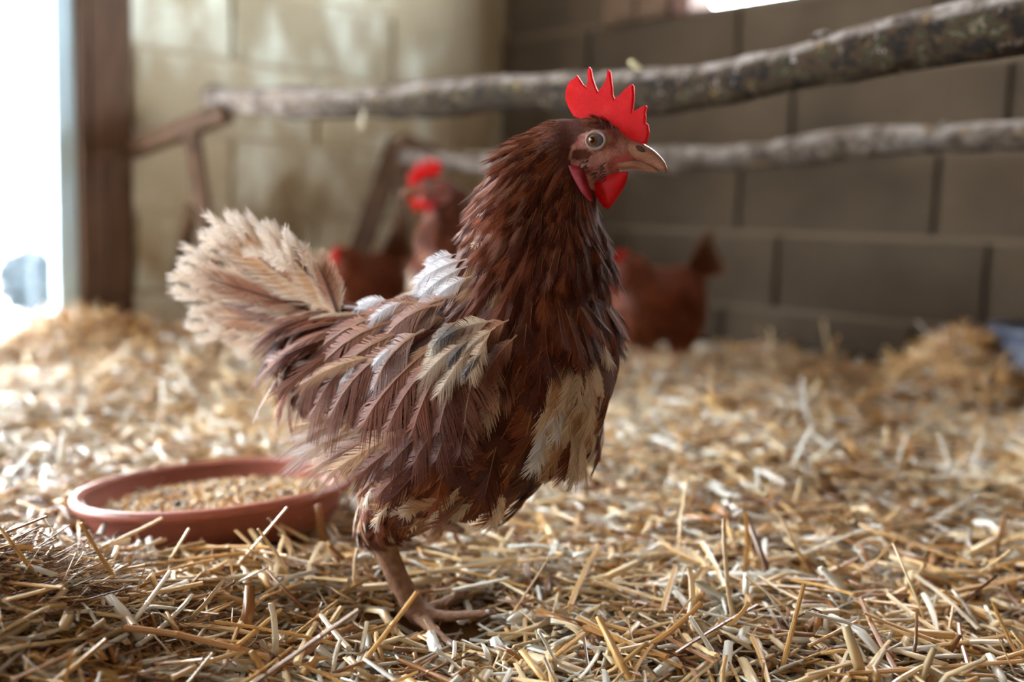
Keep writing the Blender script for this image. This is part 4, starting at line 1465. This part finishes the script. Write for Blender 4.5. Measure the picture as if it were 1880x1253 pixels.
NAMED = [
    ((463, 1258), (659, 1120), .0052, lin(150, 118, 92), 'long dark brown straw stalk slanting up from the bottom edge below the dish', .012, .05),
    ((227, 1153), (495, 1209), .0065, lin(196, 150, 100), 'thick tan jointed straw stalk lying across the left foreground', .018, .018),
    ((179, 1008), (298, 952), .0050, lin(214, 180, 124), 'straw stalk leaning up against the front rim of the feed dish', .01, .03),
    ((242, 1146), (313, 1049), .0048, WHT, 'whitish bent straw stalk standing in front of the dish', .012, .03),
    ((501, 1216), (497, 1108), .0050, WHT, 'short white straw stalk standing upright below the dish', .004, .045),
    ((316, 1246), (454, 1196), .0050, lin(218, 184, 132), 'pale straw stalk at the bottom edge under the thick jointed one', .016, .02),
    ((610, 1252), (625, 1174), .0036, WHT, 'thin white straw standing at the bottom edge left of the foot', .006, .04),
    ((499, 954), (566, 993), .0050, lin(222, 196, 142), 'pale flat straw leaning on the right front of the dish', .03, .012),
    ((460, 974), (499, 1049), .0050, lin(216, 190, 140), 'pale straw stalk pointing down from the dish front', .03, .012),
    ((0, 1162), (91, 1114), .0040, lin(220, 196, 150), 'pale straw stalk at the far left edge of the foreground', .012, .02),
    ((110, 1070), (372, 1066), .0026, WHT, 'long thin white straw lying level over the left hump', .014, .014),
    ((372, 1068), (696, 1045), .0026, lin(190, 146, 88), 'long thin golden straw running level towards the hen leg', .014, .014),
    ((988, 1120), (1225, 1207), .0060, lin(198, 148, 88), 'thick golden straw stalk lying right of the hen foot', .016, .016),
    ((1183, 1190), (1287, 1107), .0056, lin(196, 146, 84), 'golden straw blade rising to the right in the middle foreground', .012, .03),
    ((1697, 1092), (1720, 1167), .0052, lin(250, 246, 232), 'bright white straw piece shining at the right', .022, .012),
    ((1623, 1149), (1756, 1207), .0046, lin(224, 196, 148), 'pale straw stalk sloping down at the lower right', .016, .014),
    ((1722, 1186), (1860, 1165), .0046, lin(216, 178, 108), 'golden straw stalk lying flat near the right edge', .016, .016),
    ((1556, 1238), (1876, 1215), .0050, lin(206, 160, 96), 'long golden straw along the bottom right corner', .016, .016),
    ((1457, 1113), (1519, 1113), .0044, lin(250, 248, 240), 'short white level straw in the right foreground', .016, .016),
    ((1681, 1057), (1797, 1157), .0048, lin(206, 192, 170), 'pale greyish straw stalk sloping down toward the right edge', .020, .014),
    ((935, 1136), (1008, 1024), .0030, lin(196, 154, 96), 'thin brown straw standing up just right of the hen foot', .006, .05),
    ((150, 1190), (20, 1250), .0044, lin(176, 136, 92), 'brown straw stalk in the lower left corner', .016, .02),
    ((1390, 1112), (1240, 1200), .0036, lin(150, 100, 56), 'dark brown bent blade in the middle right foreground', .02, .02),
    ((640, 1190), (590, 1130), .0048, lin(236, 224, 200), 'white split straw just left of the hen foot', .014, .02),
]
for i, (a, b, w, c, lb, ha, hb_) in enumerate(NAMED):
    pa = on_ground(*a, ha)
    d = ray(*b)
    pb = on_ground(*b, hb_)
    if (pb - pa).length > .22 or hb_ >= .03:      # upright ones: same distance as their foot
        pb = at(b[0], b[1], pa.y + (.02 if hb_ < .04 else .008))
    stalk_obj(pa, pb, w, c, lb, 'straw stalks on top of the bedding', i)
cols = [GOLD, PALE, PALE, WHT, GOLD, BRN, PALE]
for i in range(200):
    y = random.uniform(.60, .98) ** 1.0
    x = random.uniform(-.56, .56) * y * 1.02
    if math.hypot(x - DC.x, y - DC.y) < .17 or math.hypot(x + .075, y - .76) < .035: continue
    h = random.uniform(0, math.pi * 2); L = random.uniform(.03, .10); pt = random.gauss(.05, .13)
    if random.random() < .1: pt = random.uniform(.5, 1.1)
    cz = float(ground(x, y)) + .012 + abs(math.sin(pt)) * L * .35
    dv = Vector((math.cos(h) * math.cos(pt), math.sin(h) * math.cos(pt), math.sin(pt))) * L / 2
    c = Vector((x, y, cz))
    k = random.uniform(.85, 1.1)
    stalk_obj(c - dv, c + dv, random.uniform(.003, .0055), [min(1, v * k) for v in random.choice(cols)], 'loose cut straw stalk lying on top of the foreground bedding', 'loose stalks on the foreground bedding', i)
# bits caught on the perches
z_ = zline(1175, 1.561, .9724)
stalk_obj(at(1158, 113, z_ - .02), at(1186, 138, z_ - .01), .010, lin(226, 222, 180), 'short pale straw bit caught on the upper perch above the beak', 'straw bits on the perch', 1)
z_ = zline(662, 1.561, .9724)
stalk_obj(at(668, 195, z_ - .035), at(660, 236, z_ - .035), .007, lin(226, 214, 180), 'pale straw bit hanging from the upper perch over the hen tail', 'straw bits on the perch', 2)
print('tris approx', sum(len(o.data.polygons) * 2 for o in bpy.data.objects if o.type == 'MESH'))
